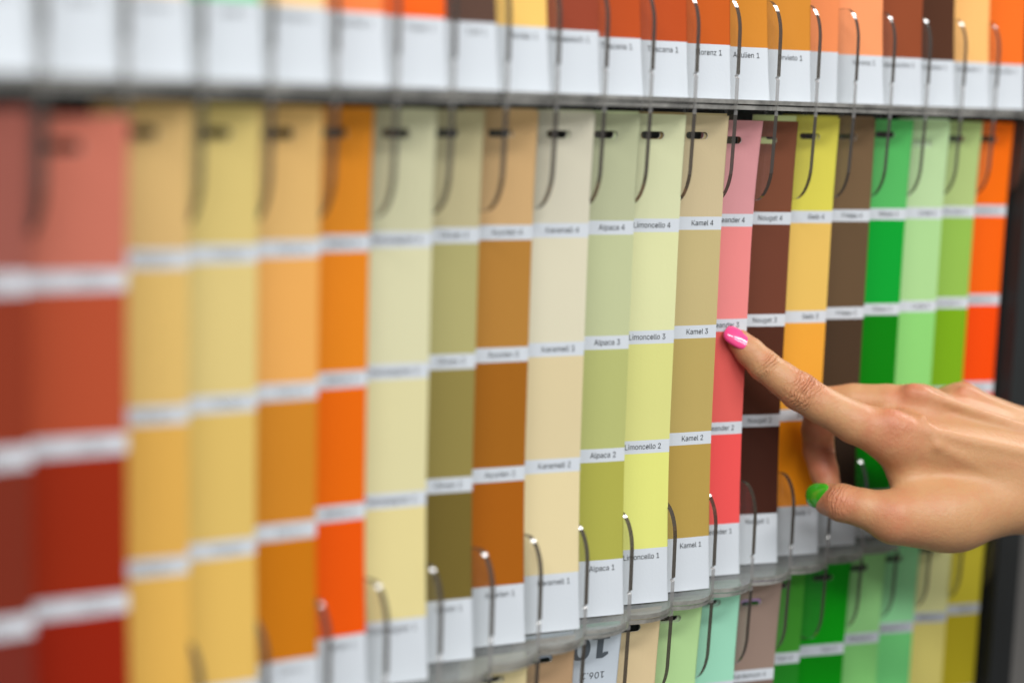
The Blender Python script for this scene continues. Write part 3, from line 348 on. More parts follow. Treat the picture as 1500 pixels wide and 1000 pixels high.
g 425 207,-151,168,-148,134,-140,105,-127,82,-110,64,-91,51,-69,101,-41,110,-53,122,-66,136,-78,154,-88,178,-95,207,-97,249,-92,282,-75,304,-47,311,-6,311,68,306,68,298,56,287,41,272,28,252,16,227,8,195,5,152,10,113,27,80,53,55,90,39,136,34,191,39,246,55,293,80,332,112,361,152,378,196,384,228,382,253,373,273,360,288,346,299,331,308,319,313,319,313,379,372,379,372,-9,367,-54,350,-90,324,-117,291,-136,251,-147,205,59,237,63,264,75,285,95,300,121,309,154,312,193,309,231,300,264,285,291,264,312,237,325,205,330,172,325,145,312,124,290,109,262,99,229,96,193,99,155,109,123,124,96,145,76,172,63 36.38.37,36.39.38,44.46.45,44.47.46,35.39.36,35.40.39,34.40.35,34.41.40,34.42.41,33.66.34,66.65.34,65.42.34,65.43.42,64.43.65,63.43.64,33.67.66,63.44.43,63.62.44,62.61.44,61.60.44,60.47.44,33.68.67,32.68.33,32.69.68,32.70.69,31.70.32,59.47.60,31.71.70,31.72.71,58.47.59,30.72.31,30.73.72,57.47.58,29.73.30,29.74.73,56.18.57,18.47.57,29.75.74,55.18.56,28.75.29,28.76.75,54.19.55,19.18.55,54.20.19,17.47.18,28.53.76,53.20.54,28.20.53,28.21.20,27.21.28,27.22.21,27.23.22,26.23.27,26.24.23,25.24.26,16.47.17,16.48.47,6.8.7,15.48.16,6.9.8,15.49.48,6.10.9,5.10.6,14.49.15,5.11.10,5.12.11,14.50.49,4.12.5,13.50.14,4.13.12,4.50.13,3.50.4,3.51.50,2.51.3,2.52.51,1.52.2,1.0.52
h 410 114,227,114,0,53,0,53,509,114,509,114,287,102,287,124,332,152,362,187,379,227,384,264,380,295,369,321,349,341,321,353,285,357,240,357,0,296,0,296,235,290,275,273,304,246,323,210,329,184,326,161,317,141,303,126,283,117,257 2.4.3,2.6.4,6.5.4,9.11.10,9.12.11,8.12.9,8.13.12,7.13.8,7.23.13,23.14.13,6.25.7,25.24.7,24.23.7,22.14.23,21.14.22,21.15.14,6.26.25,20.15.21,6.27.26,2.28.6,28.27.6,20.16.15,19.16.20,2.0.28,19.17.16,18.17.19,2.1.0
i 167 84,443,67,446,54,455,44,468,41,483,44,499,54,512,67,521,84,524,100,521,114,512,123,499,126,483,123,468,114,455,100,446,53,0,53,379,114,379,114,0 16.18.17,16.19.18,7.9.8,6.9.7,6.10.9,5.10.6,5.11.10,4.11.5,4.12.11,3.12.4,3.13.12,2.13.3,2.14.13,1.14.2,1.15.14,0.15.1
k 381 110,137,110,212,121,212,284,379,360,379,184,199,177,199,53,0,53,509,114,509,114,0,294,0,148,186,191,229,372,0 7.9.8,7.1.9,1.10.9,2.4.3,2.13.4,13.5.4,2.12.13,5.14.13,7.0.1,10.2.1,10.12.2,0.5.6,0.14.5,10.11.12,7.14.0,10.14.7,11.14.10
l 189 139,-2,101,3,74,20,58,47,53,84,53,509,114,509,114,99,115,77,120,62,130,54,146,52,154,52,160,53,165,53,170,54,181,3,172,1,162,-1,151,-2 4.6.5,4.7.6,4.8.7,3.8.4,3.9.8,3.10.9,3.11.10,14.16.15,13.16.14,12.16.13,11.16.12,3.16.11,2.16.3,1.16.2,0.16.1,0.17.16,0.18.17,0.19.18
m 610 53,0,53,379,112,379,112,295,108,295,118,323,132,346,151,363,172,376,195,384,219,386,257,380,287,361,309,331,321,295,312,295,322,321,337,343,357,361,381,375,407,383,437,386,468,383,497,372,522,354,541,328,553,296,557,255,557,0,496,0,496,254,490,289,473,313,447,326,419,330,395,328,374,320,358,307,345,290,338,270,335,247,335,0,274,0,274,260,269,288,253,311,229,326,199,330,178,328,158,320,140,307,126,289,117,266,114,238,114,0 9.11.10,20.22.21,8.11.9,19.22.20,19.23.22,8.12.11,0.2.1,0.4.2,4.3.2,7.12.8,18.23.19,18.24.23,6.12.7,17.24.18,6.13.12,17.25.24,5.47.6,47.13.6,16.34.17,34.25.17,47.46.13,46.14.13,5.48.47,16.35.34,33.25.34,33.26.25,5.49.48,16.36.35,32.26.33,45.14.46,4.49.5,15.36.16,4.50.49,15.37.36,31.26.32,44.15.45,15.14.45,4.51.50,15.38.37,31.27.26,0.52.4,52.51.4,44.38.15,44.39.38,30.27.31,43.39.44,43.40.39,0.53.52,42.40.43,30.28.27,29.28.30,42.41.40,0.54.53
n 410 114,227,114,0,53,0,53,379,112,379,112,287,102,287,124,332,152,362,187,379,227,384,264,380,295,369,321,349,341,321,353,285,357,240,357,0,296,0,296,235,290,275,273,304,246,323,210,329,184,326,161,317,141,303,126,283,117,257 9.11.10,9.12.11,2.4.3,2.6.4,6.5.4,8.12.9,8.13.12,7.13.8,7.23.13,23.14.13,6.25.7,25.24.7,24.23.7,22.14.23,21.14.22,21.15.14,6.26.25,20.15.21,6.27.26,2.28.6,28.27.6,20.16.15,19.16.20,2.0.28,19.17.16,18.17.19,2.1.0
o 415 207,-8,159,-2,117,16,82,46,56,85,40,133,34,187,40,243,56,291,82,330,117,360,159,378,207,384,256,378,299,360,333,330,359,291,376,243,381,187,376,133,359,85,333,46,299,16,256,-2,207,46,242,51,270,66,292,89,307,117,316,151,319,187,316,224,307,258,292,287,270,310,242,325,207,330,173,325,145,310,124,287,108,258,99,224,96,187,99,151,108,117,124,89,145,66,173,51 11.13.12,10.13.11,10.14.13,9.14.10,9.15.14,8.37.9,37.36.9,36.15.9,36.35.15,35.16.15,8.38.37,34.16.35,8.39.38,33.16.34,7.39.8,33.17.16,7.40.39,32.17.33,7.41.40,31.17.32,6.41.7,31.18.17,6.42.41,30.18.31,5.42.6,5.43.42,29.18.30,29.19.18,5.44.43,28.19.29,28.20.19,4.44.5,4.45.44,27.20.28,4.46.45,26.20.27,3.46.4,26.21.20,3.47.46,25.21.26,3.24.47,24.21.25,3.21.24,2.21.3,2.22.21,1.22.2,1.23.22,0.23.1
p 424 53,-143,53,379,112,379,112,319,118,319,126,331,137,346,152,360,171,373,197,381,229,384,274,378,313,361,345,332,370,293,385,245,390,189,385,133,370,84,346,45,313,16,274,-2,229,-8,198,-5,173,4,153,17,138,31,127,46,118,59,114,59,114,-143,220,47,253,51,279,66,301,88,316,117,325,151,328,189,325,227,316,261,301,290,280,311,253,325,220,330,188,325,161,312,140,291,125,263,116,229,113,189,116,150,125,115,140,86,162,65,188,51 9.11.10,8.11.9,0.2.1,0.3.2,8.12.11,7.12.8,7.13.12,6.13.7,5.13.6,5.43.13,43.42.13,42.14.13,4.43.5,4.44.43,4.45.44,41.14.42,0.4.3,0.48.4,48.47.4,47.46.4,46.45.4,40.14.41,40.15.14,39.15.40,38.15.39,38.16.15,0.49.48,37.16.38,0.50.49,36.16.37,36.17.16,35.17.36,0.51.50,35.18.17,34.18.35,0.29.51,29.52.51,33.18.34,29.53.52,33.19.18,32.19.33,29.28.53,28.54.53,0.30.29,27.54.28,31.19.32,27.31.54,27.19.31,26.19.27,26.20.19,25.20.26,24.20.25,24.21.20,23.21.24,23.22.21
r 259 53,0,53,379,112,379,112,321,115,321,130,347,152,367,181,380,213,385,221,385,229,384,237,384,243,384,243,322,239,323,230,324,219,325,207,326,182,323,159,315,140,301,126,284,117,262,114,237,114,0 7.9.8,7.10.9,7.11.10,7.12.11,7.13.12,6.13.7,0.2.1,0.3.2,5.13.6,4.17.5,17.16.5,16.15.5,15.14.5,14.13.5,4.18.17,4.19.18,0.4.3,0.22.4,22.21.4,21.20.4,20.19.4,0.23.22,0.24.23
s 365 182,-8,145,-5,112,3,84,18,62,38,45,63,36,94,94,107,105,79,124,60,150,49,181,45,217,50,244,62,262,81,268,103,265,121,254,136,237,147,212,155,149,170,104,186,72,208,53,237,47,274,51,305,65,332,87,354,115,370,149,381,187,384,223,381,254,372,279,358,299,339,314,316,324,290,268,277,258,298,243,316,219,328,187,333,156,329,131,317,114,299,109,277,112,258,124,243,144,232,172,223,229,209,275,194,306,171,325,142,331,107,326,75,312,47,290,24,260,6,223,-5 29.31.30,29.32.31,28.32.29,28.33.32,27.33.28,27.34.33,26.34.27,26.41.34,41.35.34,26.42.41,40.35.41,25.42.26,25.43.42,39.35.40,25.44.43,39.36.35,38.36.39,24.44.25,24.45.44,37.36.38,24.46.45,23.46.24,23.47.46,23.48.47,22.48.23,22.49.48,22.50.49,22.51.50,21.51.22,21.52.51,20.52.21,20.53.52,19.53.20,18.53.19,17.53.18,17.54.53,16.54.17,15.54.16,6.8.7,15.55.54,14.55.15,5.8.6,13.55.14,5.9.8,13.56.55,4.9.5,12.56.13,4.10.9,11.56.12,4.11.10,11.57.56,4.57.11,3.57.4,3.58.57,2.58.3,2.59.58,1.59.2,1.0.59
t 227 204,379,204,327,6,327,6,379,65,471,126,471,126,98,128,76,136,61,150,53,170,50,177,50,185,51,194,52,202,54,213,2,203,-1,192,-3,180,-4,168,-4,125,2,92,21,72,52,65,93 23.5.4,23.6.5,2.0.3,2.1.0,23.7.6,22.7.23,22.8.7,22.9.8,13.15.14,22.10.9,12.15.13,21.10.22,11.15.12,10.15.11,21.15.10,20.15.21,19.15.20,19.16.15,19.17.16,19.18.17
u 410 182,-5,146,-1,115,11,89,31,69,59,57,95,53,139,53,379,114,379,114,144,119,105,137,75,164,56,200,50,226,53,249,62,268,77,283,97,293,122,296,153,296,379,357,379,357,0,298,0,298,92,307,92,286,47,257,17,222,0 6.8.7,6.9.8,19.21.20,19.22.21,18.22.19,6.10.9,5.10.6,17.25.18,25.22.18,5.11.10,16.24.17,24.25.17,4.11.5,16.26.24,26.23.24,26.22.25,15.26.16,4.12.11,14.26.15,3.12.4,3.13.12,13.26.14,3.26.13,3.27.26,23.22.26,2.27.3,2.28.27,1.28.2,1.0.28
v 389 163,0,17,379,84,379,165,155,177,121,187,87,196,53,206,21,184,21,194,53,203,87,213,121,224,155,305,379,371,379,226,0 0.2.1,0.3.2,12.14.13,12.15.14,0.4.3,11.15.12,0.5.4,10.15.11,0.9.5,9.6.5,9.6.10,6.15.10,0.8.9,7.15.6,0.7.8,0.15.7
x 379 21,0,171,218,171,171,29,379,100,379,147,306,164,279,179,253,193,229,207,206,175,206,190,229,202,253,216,279,233,306,282,379,352,379,209,169,209,214,358,0,287,0,231,85,214,112,200,136,187,159,173,182,205,182,191,159,178,136,165,112,148,85,91,0 2.4.3,2.5.4,14.16.15,14.17.16,2.6.5,13.17.14,2.1.6,1.7.6,12.18.13,18.17.13,1.11.7,11.8.7,11.8.12,8.18.12,1.10.11,9.18.8,0.10.1,9.19.18,0.25.10,25.9.10,25.26.9,26.19.9,0.24.25,27.19.26,0.28.24,28.23.24,28.23.27,23.19.27,0.29.28,22.19.23,0.30.29,21.19.22,0.31.30,20.19.21
y 389 47,-139,61,-86,71,-87,88,-90,104,-89,118,-84,130,-74,141,-58,151,-36,163,-1,17,379,84,379,165,155,177,121,187,87,196,53,206,21,184,21,193,53,202,87,212,121,224,155,305,379,371,379,204,-58,191,-85,177,-107,159,-124,139,-136,117,-143,91,-145,77,-145,65,-143,54,-141 9.11.10,9.12.11,21.23.22,21.24.23,9.13.12,20.24.21,19.16.20,16.24.20,9.14.13,18.15.19,15.16.19,9.18.14,18.15.14,9.17.18,9.16.17,9.24.16,8.24.9,7.24.8,7.25.24,6.25.7,5.25.6,4.25.5,4.26.25,0.2.1,0.3.2,3.26.4,0.26.3,0.27.26,0.28.27,0.29.28,33.29.0,32.29.33,32.30.29,31.30.32
z 380 42,0,42,46,254,320,254,323,48,323,48,379,333,379,333,331,126,60,126,56,339,56,339,0 4.6.5,4.7.6,4.3.7,3.2.7,2.8.7,1.8.2,1.9.8,1.10.9,1.11.10,0.11.1""".split('\n'):
    _c, _a, _v, _t = _l.split(' ')
    _v = [int(q) / 1000 for q in _v.split(',')]
    GLYPHS[_c] = (int(_a) / 1000, list(zip(_v[::2], _v[1::2])), [tuple(int(q) for q in t.split('.')) for t in _t.split(',')])
def _bars(adv, *quads):
    v, f = [], []
    for q in quads: f.append(tuple(range(len(v), len(v) + 4))); v += list(q)
    return (adv, v, f)
GLYPHS['K'] = _bars(0.475, ((.06, 0), (.125, 0), (.125, .509), (.06, .509)), ((.125, .155), (.165, .205), (.445, .509), (.362, .509)), ((.19, .232), (.24, .275), (.46, 0), (.383, 0)), ((.125, .155), (.125, .235), (.19, .300), (.19, .225)))
GLYPHS['4'] = _bars(0.425, ((.262, 0), (.325, 0), (.325, .509), (.262, .509)), ((.03, .112), (.40, .112), (.40, .165), (.03, .165)), ((.03, .165), (.098, .165), (.262, .42), (.262, .509)))
def glyphs(s):
    if s not in FONT_CACHE:
        v, f, x = [], [], 0.0
        for ch in s:
            if ch == ' ': x += 0.20; continue
            a, gv, gf = GLYPHS[ch]; n = len(v)
            v += [(x + p, q) for p, q in gv]; f += [tuple(k + n for k in t) for t in gf]; x += a
        FONT_CACHE[s] = (v, f)
    return FONT_CACHE[s]

# ------------------------------------------------------------------ colour cards
H4 = 1.061; LH = 0.060                      # first label row and half of a label strip
W = 0.62; ANG = math.radians(25)          # cards stand turned in their slots, right edge forward
class Card:
    def __init__(s, i, d, top, flare=0.03, foot=0.07, turn=None, width=W, ishift=-0.010, bow=0.0):
        s.i, s.d, s.top, s.flare, s.foot, s.width, s.sh, s.bow = i, d, top, flare, foot, width, ishift, bow
        s.turn = ANG + random.uniform(-0.05, 0.05) if turn is None else turn
        s.curl = random.uniform(-0.004, 0.014)
    def at(s, u, h, out=0.0):
        k = h - s.top                       # distance below the card's top edge
        d = s.d - math.sin(s.turn) * s.width * (1 - u) + s.curl * 4 * u * (1 - u)
        a = max(0.0, 1 - k / 1.3); b = max(0.0, (k - 2.6) / 1.83)
        d += s.flare * a * a + s.foot * b * b + s.bow * math.sin(math.pi * min(max(k / 4.43, 0), 1))
        return pos(s.i + s.sh - (1 - u) * s.width * math.cos(s.turn) / PITCH, h, d + out)
T_CARD = 0.007
def sheet(name, card, cells, mats, parent, color=None, out=0.0, base=None):
    """cells: quads in (u, h); front, back and paper-white rim"""
    idx, pts = {}, []
    def vid(p):
        key = (round(p[0], 5), round(p[1], 5))
        if key not in idx: idx[key] = len(pts); pts.append(p)
        return idx[key]
    fs = [tuple(vid(p) for p in c) for c in cells]
    n = len(pts)
    vs = [card.at(u, h, out) for u, h in pts] + [card.at(u, h, out - T_CARD) for u, h in pts]
    edges = {}
    for f in fs:
        for a, b in zip(f, f[1:] + f[:1]):
            if (b, a) in edges: del edges[(b, a)]
            else: edges[(a, b)] = 1
    faces = list(fs) + [tuple(reversed([v + n for v in f])) for f in fs]; mi = [0] * (2 * len(fs))
    for a, b in edges: faces.append((b, a, a + n, b + n)); mi.append(1)
    o = mesh_obj(name, vs, faces, [mats[0], mats[1]], mi, parent, base=base)
    if color: o.color = color
    return o
def rows(h0, h1, n):
    r = []
    for k in range(n):
        a, b = h0 + (h1 - h0) * k / n, h0 + (h1 - h0) * (k + 1) / n
        for q in range(4): r.append(((q / 4, a), (q / 4, b), ((q + 1) / 4, b), ((q + 1) / 4, a)))
    return r
def slot_rows(h0, h1, hc, u0, u1, hh, uw):
    """field with a punched rounded slot between u0 and u1 at height hc; uw = end radius measured in u"""
    cells = rows(h0, hc - hh, 1)
    n = 8
    for k in range(n):
        a0, a1 = math.pi * k / n, math.pi * (k + 1) / n
        y0, y1 = hc - hh * math.cos(a0), hc - hh * math.cos(a1)
        x0, x1 = uw * math.sin(a0), uw * math.sin(a1)
        cells.append(((0, y0), (0, y1), (u0 + uw - x1, y1), (u0 + uw - x0, y0)))
        cells.append(((u1 - uw + x0, y0), (u1 - uw + x1, y1), (1, y1), (1, y0)))
    m = max(2, int((h1 - hc) / 0.14))
    return cells + rows(hc + hh, h1, m)
def put_text(card, s, uc_right, hmid, size, parent, m=None, flip=False, squeeze=1.0, lift=0.004):
    v, f = glyphs(s)
    xs = [p[0] for p in v]; x1 = max(xs); x0 = min(xs)
    k = size / 0.509                                           # size = cap height
    out = []
    for x, y in v:
        du = (x1 - x) * k * squeeze / card.width; dh = -(y * k - size / 2)
        if flip: du = (x - x0) * k * squeeze / card.width; dh = -dh
        out.append(card.at(uc_right - du, hmid + dh, lift))
    return mesh_obj('lettering', out, f, [m or M_ink], None, parent)

def make_card(i, d, name, cols, label, tier, top=None, dv=0.0, text=True, slot_d=0.0, **kw):
    off = (tier) * TIER + dv
    ctop = (0.085 if top is None else top) + off
    c = Card(i, d, ctop, **kw)
    r = root('colour_card', c.at(0.5, 4.51 + off))
    tag(r, label, 'colour card', ('upper', 'middle', 'lower')[tier + 1] + ' row of colour cards')
    hs = [H4 + k + off for k in range(4)]
    hc = ctop + 0.185 + slot_d
    prev = ctop
    for k in range(4):
        end = hs[k] - LH if k < 3 else hs[3] - LH
        cells = slot_rows(prev, end, hc, 0.29, 0.66, 0.034, 0.054) if k == 0 else rows(prev, end, 7)
        sheet('colour_field', c, cells, (M_print, M_rim), r, rgb((min(252, cols[k][0] * 1.025), min(252, cols[k][1] * 1.012), cols[k][2] * 0.99), 1.0))
        if k < 3:
            o = sheet('label_strip', c, rows(hs[k] - LH, hs[k] + LH, 2), (M_paper, M_rim), r)
            prev = hs[k] + LH
        else:
            o = sheet('card_foot', c, rows(hs[3] - LH, 4.505 + off - dv + min(dv, 0), 6) if tier == 0 else rows(hs[3] - LH, 4.51 + off - dv + (0.015 if tier < 0 else 0), 6), (M_paper, M_rim), r)
        if text and name:
            put_text(c, '%s %d' % (name, 4 - k), 0.85, hs[k] - (0.004 if k < 3 else -0.012), 0.048, o, squeeze=0.93)
    return r, c

MID = [
 # i, d, name, colours 4..1, label, extra
 (-1, 0.165, 'Paprika', ((150, 86, 76), (134, 52, 30), (116, 42, 26), (112, 40, 30)), 'dark brick red card, leftmost of the middle row', dict(width=0.80, ishift=-0.20, dv=0.045)),
 (0, 0.165, 'Chili', ((194, 112, 94), (176, 76, 46), (147, 40, 10), (143, 30, 4)), 'brick red card next to the pale apricot card, middle row', dict(width=0.80, dv=0.08)),
 (1, 0.05, 'Mango', ((212, 178, 118), (218, 184, 110), (220, 172, 84), (224, 178, 88)), 'pale apricot card right of the two brick red cards', {}),
 (2, 0.045, 'Honig', ((214, 193, 122), (217, 197, 130), (217, 186, 105), (222, 183, 96)), 'straw yellow card between the apricot and peach cards', {}),
 (3, 0.02, 'Curry', ((220, 180, 114), (231, 170, 92), (203, 132, 38), (196, 117, 14)), 'peach card that darkens to ochre, left of the bright orange card', {}),
 (4, -0.08, 'Safran', ((216, 136, 36), (227, 133, 28), (230, 105, 4), (232, 86, 2)), 'bright orange card in the blurred left half', {}),
 (5, -0.02, 'Champagner', ((200, 200, 168), (212, 211, 176), (216, 211, 166), (222, 210, 152)), 'pale greenish cream card right of the bright orange card', {}),
 (6, -0.085, 'Oliven', ((188, 180, 142), (173, 168, 114), (142, 130, 72), (112, 97, 44)), 'khaki card that darkens to olive brown', {}),
 (7, -0.055, 'Ayurien', ((203, 168, 120), (175, 125, 56), (157, 98, 25), (163, 92, 15)), 'tan card that darkens to caramel brown, left of Karamell', {}),
 (8, 0.035, 'Karamell', ((206, 203, 186), (214, 210, 188), (214, 200, 162), (223, 209, 167)), 'cream card printed Karamell', {}),
 (9, 0.03, 'Alpaca', ((180, 186, 154), (188, 196, 155), (178, 184, 118), (170, 170, 78)), 'grey green card printed Alpaca', {}),
 (10, 0.05, 'Limoncello', ((208, 213, 176), (216, 220, 171), (212, 214, 138), (220, 224, 128)), 'pale lemon card printed Limoncello', {}),
 (11, 0.055, 'Kamel', ((199, 184, 149), (192, 177, 128), (182, 162, 98), (177, 150, 78)), 'camel beige card printed Kamel', {}),
 (12, -0.055, 'Oleander', ((212, 150, 156), (232, 138, 138), (224, 98, 93), (236, 86, 86)), 'pink to coral card printed Oleander, touched by the pointing finger', dict(flare=0.07, top=0.125)),
 (13, -0.065, 'Nougat', ((120, 72, 51), (108, 61, 45), (76, 41, 28), (66, 33, 23)), 'chocolate brown card printed Nougat, right of the pointed-at pink card', dict(top=0.125)),
 (14, -0.025, 'Gelb', ((214, 207, 86), (224, 187, 98), (230, 163, 58), (238, 146, 18)), 'yellow to orange card printed Gelb', {}),
 (15, -0.01, 'Mokka', ((112, 90, 65), (97, 77, 55), (70, 53, 38), (57, 44, 35)), 'dark grey brown card between the yellow and strong green cards', dict(flare=0.0)),
 (16, -0.01, 'Wiese', ((84, 183, 98), (2, 158, 48), (0, 124, 4), (0, 142, 14)), 'strong green card above the knuckles of the hand', dict(slot_d=-0.03)),
 (17, 0.015, 'Linde', ((182, 214, 164), (168, 213, 148), (138, 209, 118), (120, 196, 100)), 'pale mint green card, middle row', dict(slot_d=0.06)),
 (18, -0.01, 'Avocado', ((172, 196, 128), (143, 186, 80), (119, 168, 22), (104, 150, 14)), 'lime green card left of the last orange card', {}),
 (19, -0.035, 'Mandarine', ((245, 110, 8), (242, 98, 8), (241, 74, 2), (236, 62, 2)), 'vivid orange card beside the black post, middle row', {}),
]
CARDS = {}
for (i, d, name, cols, lab, kw) in MID:
    CARDS[i] = make_card(i, d, name, cols, lab, 0, **kw)

def blend(a, b, k): return tuple(a[j] + (b[j] - a[j]) * k for j in range(3))
UP = [
 (-1, 'Zimt', (210, 190, 140), 'blurred card with a white foot, leftmost of the upper row'),
 (0, 'Sand', (225, 205, 160), 'blurred cream card, second from the left in the upper row'),
 (1, 'Creme', (240, 205, 150), 'blurred cream card left of the green-tipped card in the upper row'),
 (2, 'Jade', (110, 205, 150), 'blurred card with a sliver of mint green above its white foot'),
 (3, 'Pfirsich', (246, 205, 150), 'blurred card with a sliver of pale peach above its white foot'),
 (4, 'Kamille', (250, 128, 66), 'salmon orange card left of the strong orange one, upper row'),
 (5, 'Feuer', (245, 98, 20), 'strong orange card left of the dark brown one, upper row'),
 (6, 'Torf', (88, 64, 54), 'dark grey brown card left of the golden yellow one, upper row'),
 (7, 'Mexiko', (240, 196, 108), 'golden yellow card in the upper row'),
 (8, 'Marrakesch', (145, 64, 42), 'red brown card right of the golden yellow one, upper row'),
 (9, 'Toscana', (180, 74, 26), 'left of the two rust cards printed Toscana'),
 (10, 'Toscana', (180, 73, 24), 'right of the two rust cards printed Toscana'),
 (11, 'Florenz', (192, 88, 24), 'rust orange card printed Florenz'),
 (12, 'Apulien', (202, 130, 40), 'ochre card printed Apulien'),
 (13, 'Orvieto', (203, 133, 45), 'ochre card printed Orvieto'),
 (14, '', (232, 138, 86), 'salmon card set far back in its slot, right of Orvieto'),
 (15, 'Verona', (250, 152, 102), 'salmon card with a white foot right of the set-back card, upper row'),
 (16, 'Cappuccino', (140, 70, 40), 'red brown card near the right end of the upper row'),
 (17, 'Espresso', (78, 45, 28), 'darkest brown card in the upper row'),
 (18, 'Aprikose', (250, 186, 114), 'light apricot card second from the black post, upper row'),
 (19, 'Terracotta', (236, 110, 30), 'orange card beside the black post, upper row'),
]
for k, (i, name, c1, lab) in enumerate(UP):
    wht = (235, 230, 215)
    cols = (blend(c1, wht, 0.5), blend(c1, wht, 0.32), blend(c1, wht, 0.15), c1)
    d = 0.0 + 0.03 * math.sin(k * 2.3) - 0.01
    kw = dict(foot=0.10 - d * 0.6, dv=0.042 if i >= 9 else 0.012)
    if i == 14: d, kw = -0.09, dict(foot=0.05, dv=0.03)
    CARDS[100 + i] = make_card(i, d, name, cols, lab, -1, **kw)
# pencilled mark on the set-back card
r14, c14 = CARDS[114]
foot14 = [o for o in r14.children if o.name.startswith('card_foot')][0]
put_text(c14, '4', 0.50, -0.17, 0.13, foot14, M_greyink)

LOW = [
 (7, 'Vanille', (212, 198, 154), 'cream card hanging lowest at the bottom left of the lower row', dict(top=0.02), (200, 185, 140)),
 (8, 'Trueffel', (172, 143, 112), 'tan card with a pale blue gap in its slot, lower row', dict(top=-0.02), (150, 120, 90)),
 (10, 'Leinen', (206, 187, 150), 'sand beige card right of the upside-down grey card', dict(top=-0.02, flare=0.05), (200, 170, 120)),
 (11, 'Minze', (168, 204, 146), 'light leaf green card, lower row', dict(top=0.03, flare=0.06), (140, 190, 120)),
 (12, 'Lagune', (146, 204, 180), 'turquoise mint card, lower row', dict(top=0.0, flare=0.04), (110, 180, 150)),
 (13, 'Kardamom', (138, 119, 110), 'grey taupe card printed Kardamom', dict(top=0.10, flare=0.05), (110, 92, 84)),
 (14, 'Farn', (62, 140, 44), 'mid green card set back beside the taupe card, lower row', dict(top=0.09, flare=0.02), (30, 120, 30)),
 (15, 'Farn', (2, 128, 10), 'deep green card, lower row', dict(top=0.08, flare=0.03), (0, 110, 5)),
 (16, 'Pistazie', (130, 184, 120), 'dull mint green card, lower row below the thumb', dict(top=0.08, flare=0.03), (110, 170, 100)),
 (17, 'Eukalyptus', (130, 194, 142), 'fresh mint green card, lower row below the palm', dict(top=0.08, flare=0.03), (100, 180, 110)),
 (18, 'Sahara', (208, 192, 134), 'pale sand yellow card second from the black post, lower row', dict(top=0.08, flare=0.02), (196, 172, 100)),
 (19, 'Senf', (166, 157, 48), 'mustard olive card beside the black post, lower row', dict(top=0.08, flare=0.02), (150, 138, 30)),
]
for (i, name, c4, lab, kw, c3) in LOW:
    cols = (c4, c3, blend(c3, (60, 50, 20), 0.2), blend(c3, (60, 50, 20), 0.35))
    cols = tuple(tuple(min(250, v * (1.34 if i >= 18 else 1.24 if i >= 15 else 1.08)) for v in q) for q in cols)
    d = {14: -0.11, 13: 0.03, 8: 0.03, 7: 0.02}.get(i, 0.0)
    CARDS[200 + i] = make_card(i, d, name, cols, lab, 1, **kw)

# the card hung upside down: its number faces down
cu = Card(9, 0.03, TIER + 0.02, flare=0.06)
ru = root('colour_card', cu.at(0.5, TIER + 4.4))
tag(ru, 'pale grey card hung upside down with a large number 10', 'colour card', 'lower row of colour cards')
fld = sheet('card_field', cu, rows(TIER + 0.02, TIER + 4.4, 28), (M_print, M_rim), ru, rgb((202, 211, 220)))
for _o in (0.0, 0.018, 0.036, 0.054): put_text(cu, '10', 0.82 - _o, TIER + 0.215, 0.20, fld, M_greyink, flip=True, squeeze=1.1, lift=0.004 + _o * 0.02)
put_text(cu, '106.1', 0.78, TIER + 0.475, 0.06, fld, M_ink, flip=True)

# cards filed behind the front ones, seen as a paler edge above them and through their slots
BEHIND = [
 (0, 13, 0.07, (205, 214, 150), 'pale green card peeping out above the Nougat card'),
 (0, 11, 0.066, (190, 172, 130), 'second camel card filed behind the Kamel card'),
 (0, 10, 0.066, (150, 128, 84), 'brown card filed behind the Limoncello card'),
 (0, 9, 0.068, (206, 216, 170), 'pale card filed behind the Alpaca card'),
 (0, 8, 0.068, (205, 205, 176), 'pale card filed behind the Karamell card'),
 (0, 14, 0.062, (204, 196, 84), 'yellow card filed behind the Gelb card'),
 (0, 15, 0.058, (120, 96, 74), 'brown card filed behind the dark grey brown Mokka card'),
 (0, 17, 0.06, (196, 220, 180), 'pale green card filed behind the pale mint green card'),
 (0, 7, 0.066, (205, 172, 126), 'tan card filed behind the caramel brown card'),
 (1, 8, -0.05, (190, 205, 225), 'pale blue card filed behind the lower tan card'),
 (1, 9, -0.012, (120, 205, 175), 'turquoise card peeping out above the upside-down grey card'),
 (1, 7, -0.01, (222, 214, 180), 'cream card filed behind the lowest cream card'),
 (1, 13, 0.07, (190, 150, 200), 'lilac card seen in the slot of the taupe card'),
 (1, 12, -0.03, (170, 215, 195), 'mint card filed behind the turquoise mint card'),
 (1, 11, 0.005, (190, 216, 170), 'green card filed behind the light leaf green card'),
]
for (tier, i, top, col, lab) in BEHIND:
    base = {0: CARDS.get(i), 1: CARDS.get(200 + i)}[tier]
    d0 = base[1].d if base else 0.03
    fl = base[1].flare if base else 0.06
    for lay in range(1):
        off = tier * TIER
        c = Card(i, d0 - 0.022, top + off, flare=fl, width=W - (0.006 if (tier, i) != (0, 13) else 0.16), ishift=-0.014, turn=base[1].turn if base else cu.turn)
        c.curl = base[1].curl if base else cu.curl
        r = root('colour_card', c.at(0.5, 4.51 + off))
        tag(r, lab, 'colour card', 'cards filed behind the front cards')
        hc = top + 0.20 + off
        dx = 0.03 if not (tier == 1 and i in (13, 8)) else 0.0
        cells = slot_rows(top + off, H4 + off, hc if dx else hc + 0.045, 0.33, 0.66 - dx, 0.033, 0.053)
        sheet('colour_field', c, cells, (M_print, M_rim), r, rgb(col))
        sheet('card_body', c, rows(H4 + off, 4.50 + off, 16), (M_paper, M_rim), r)

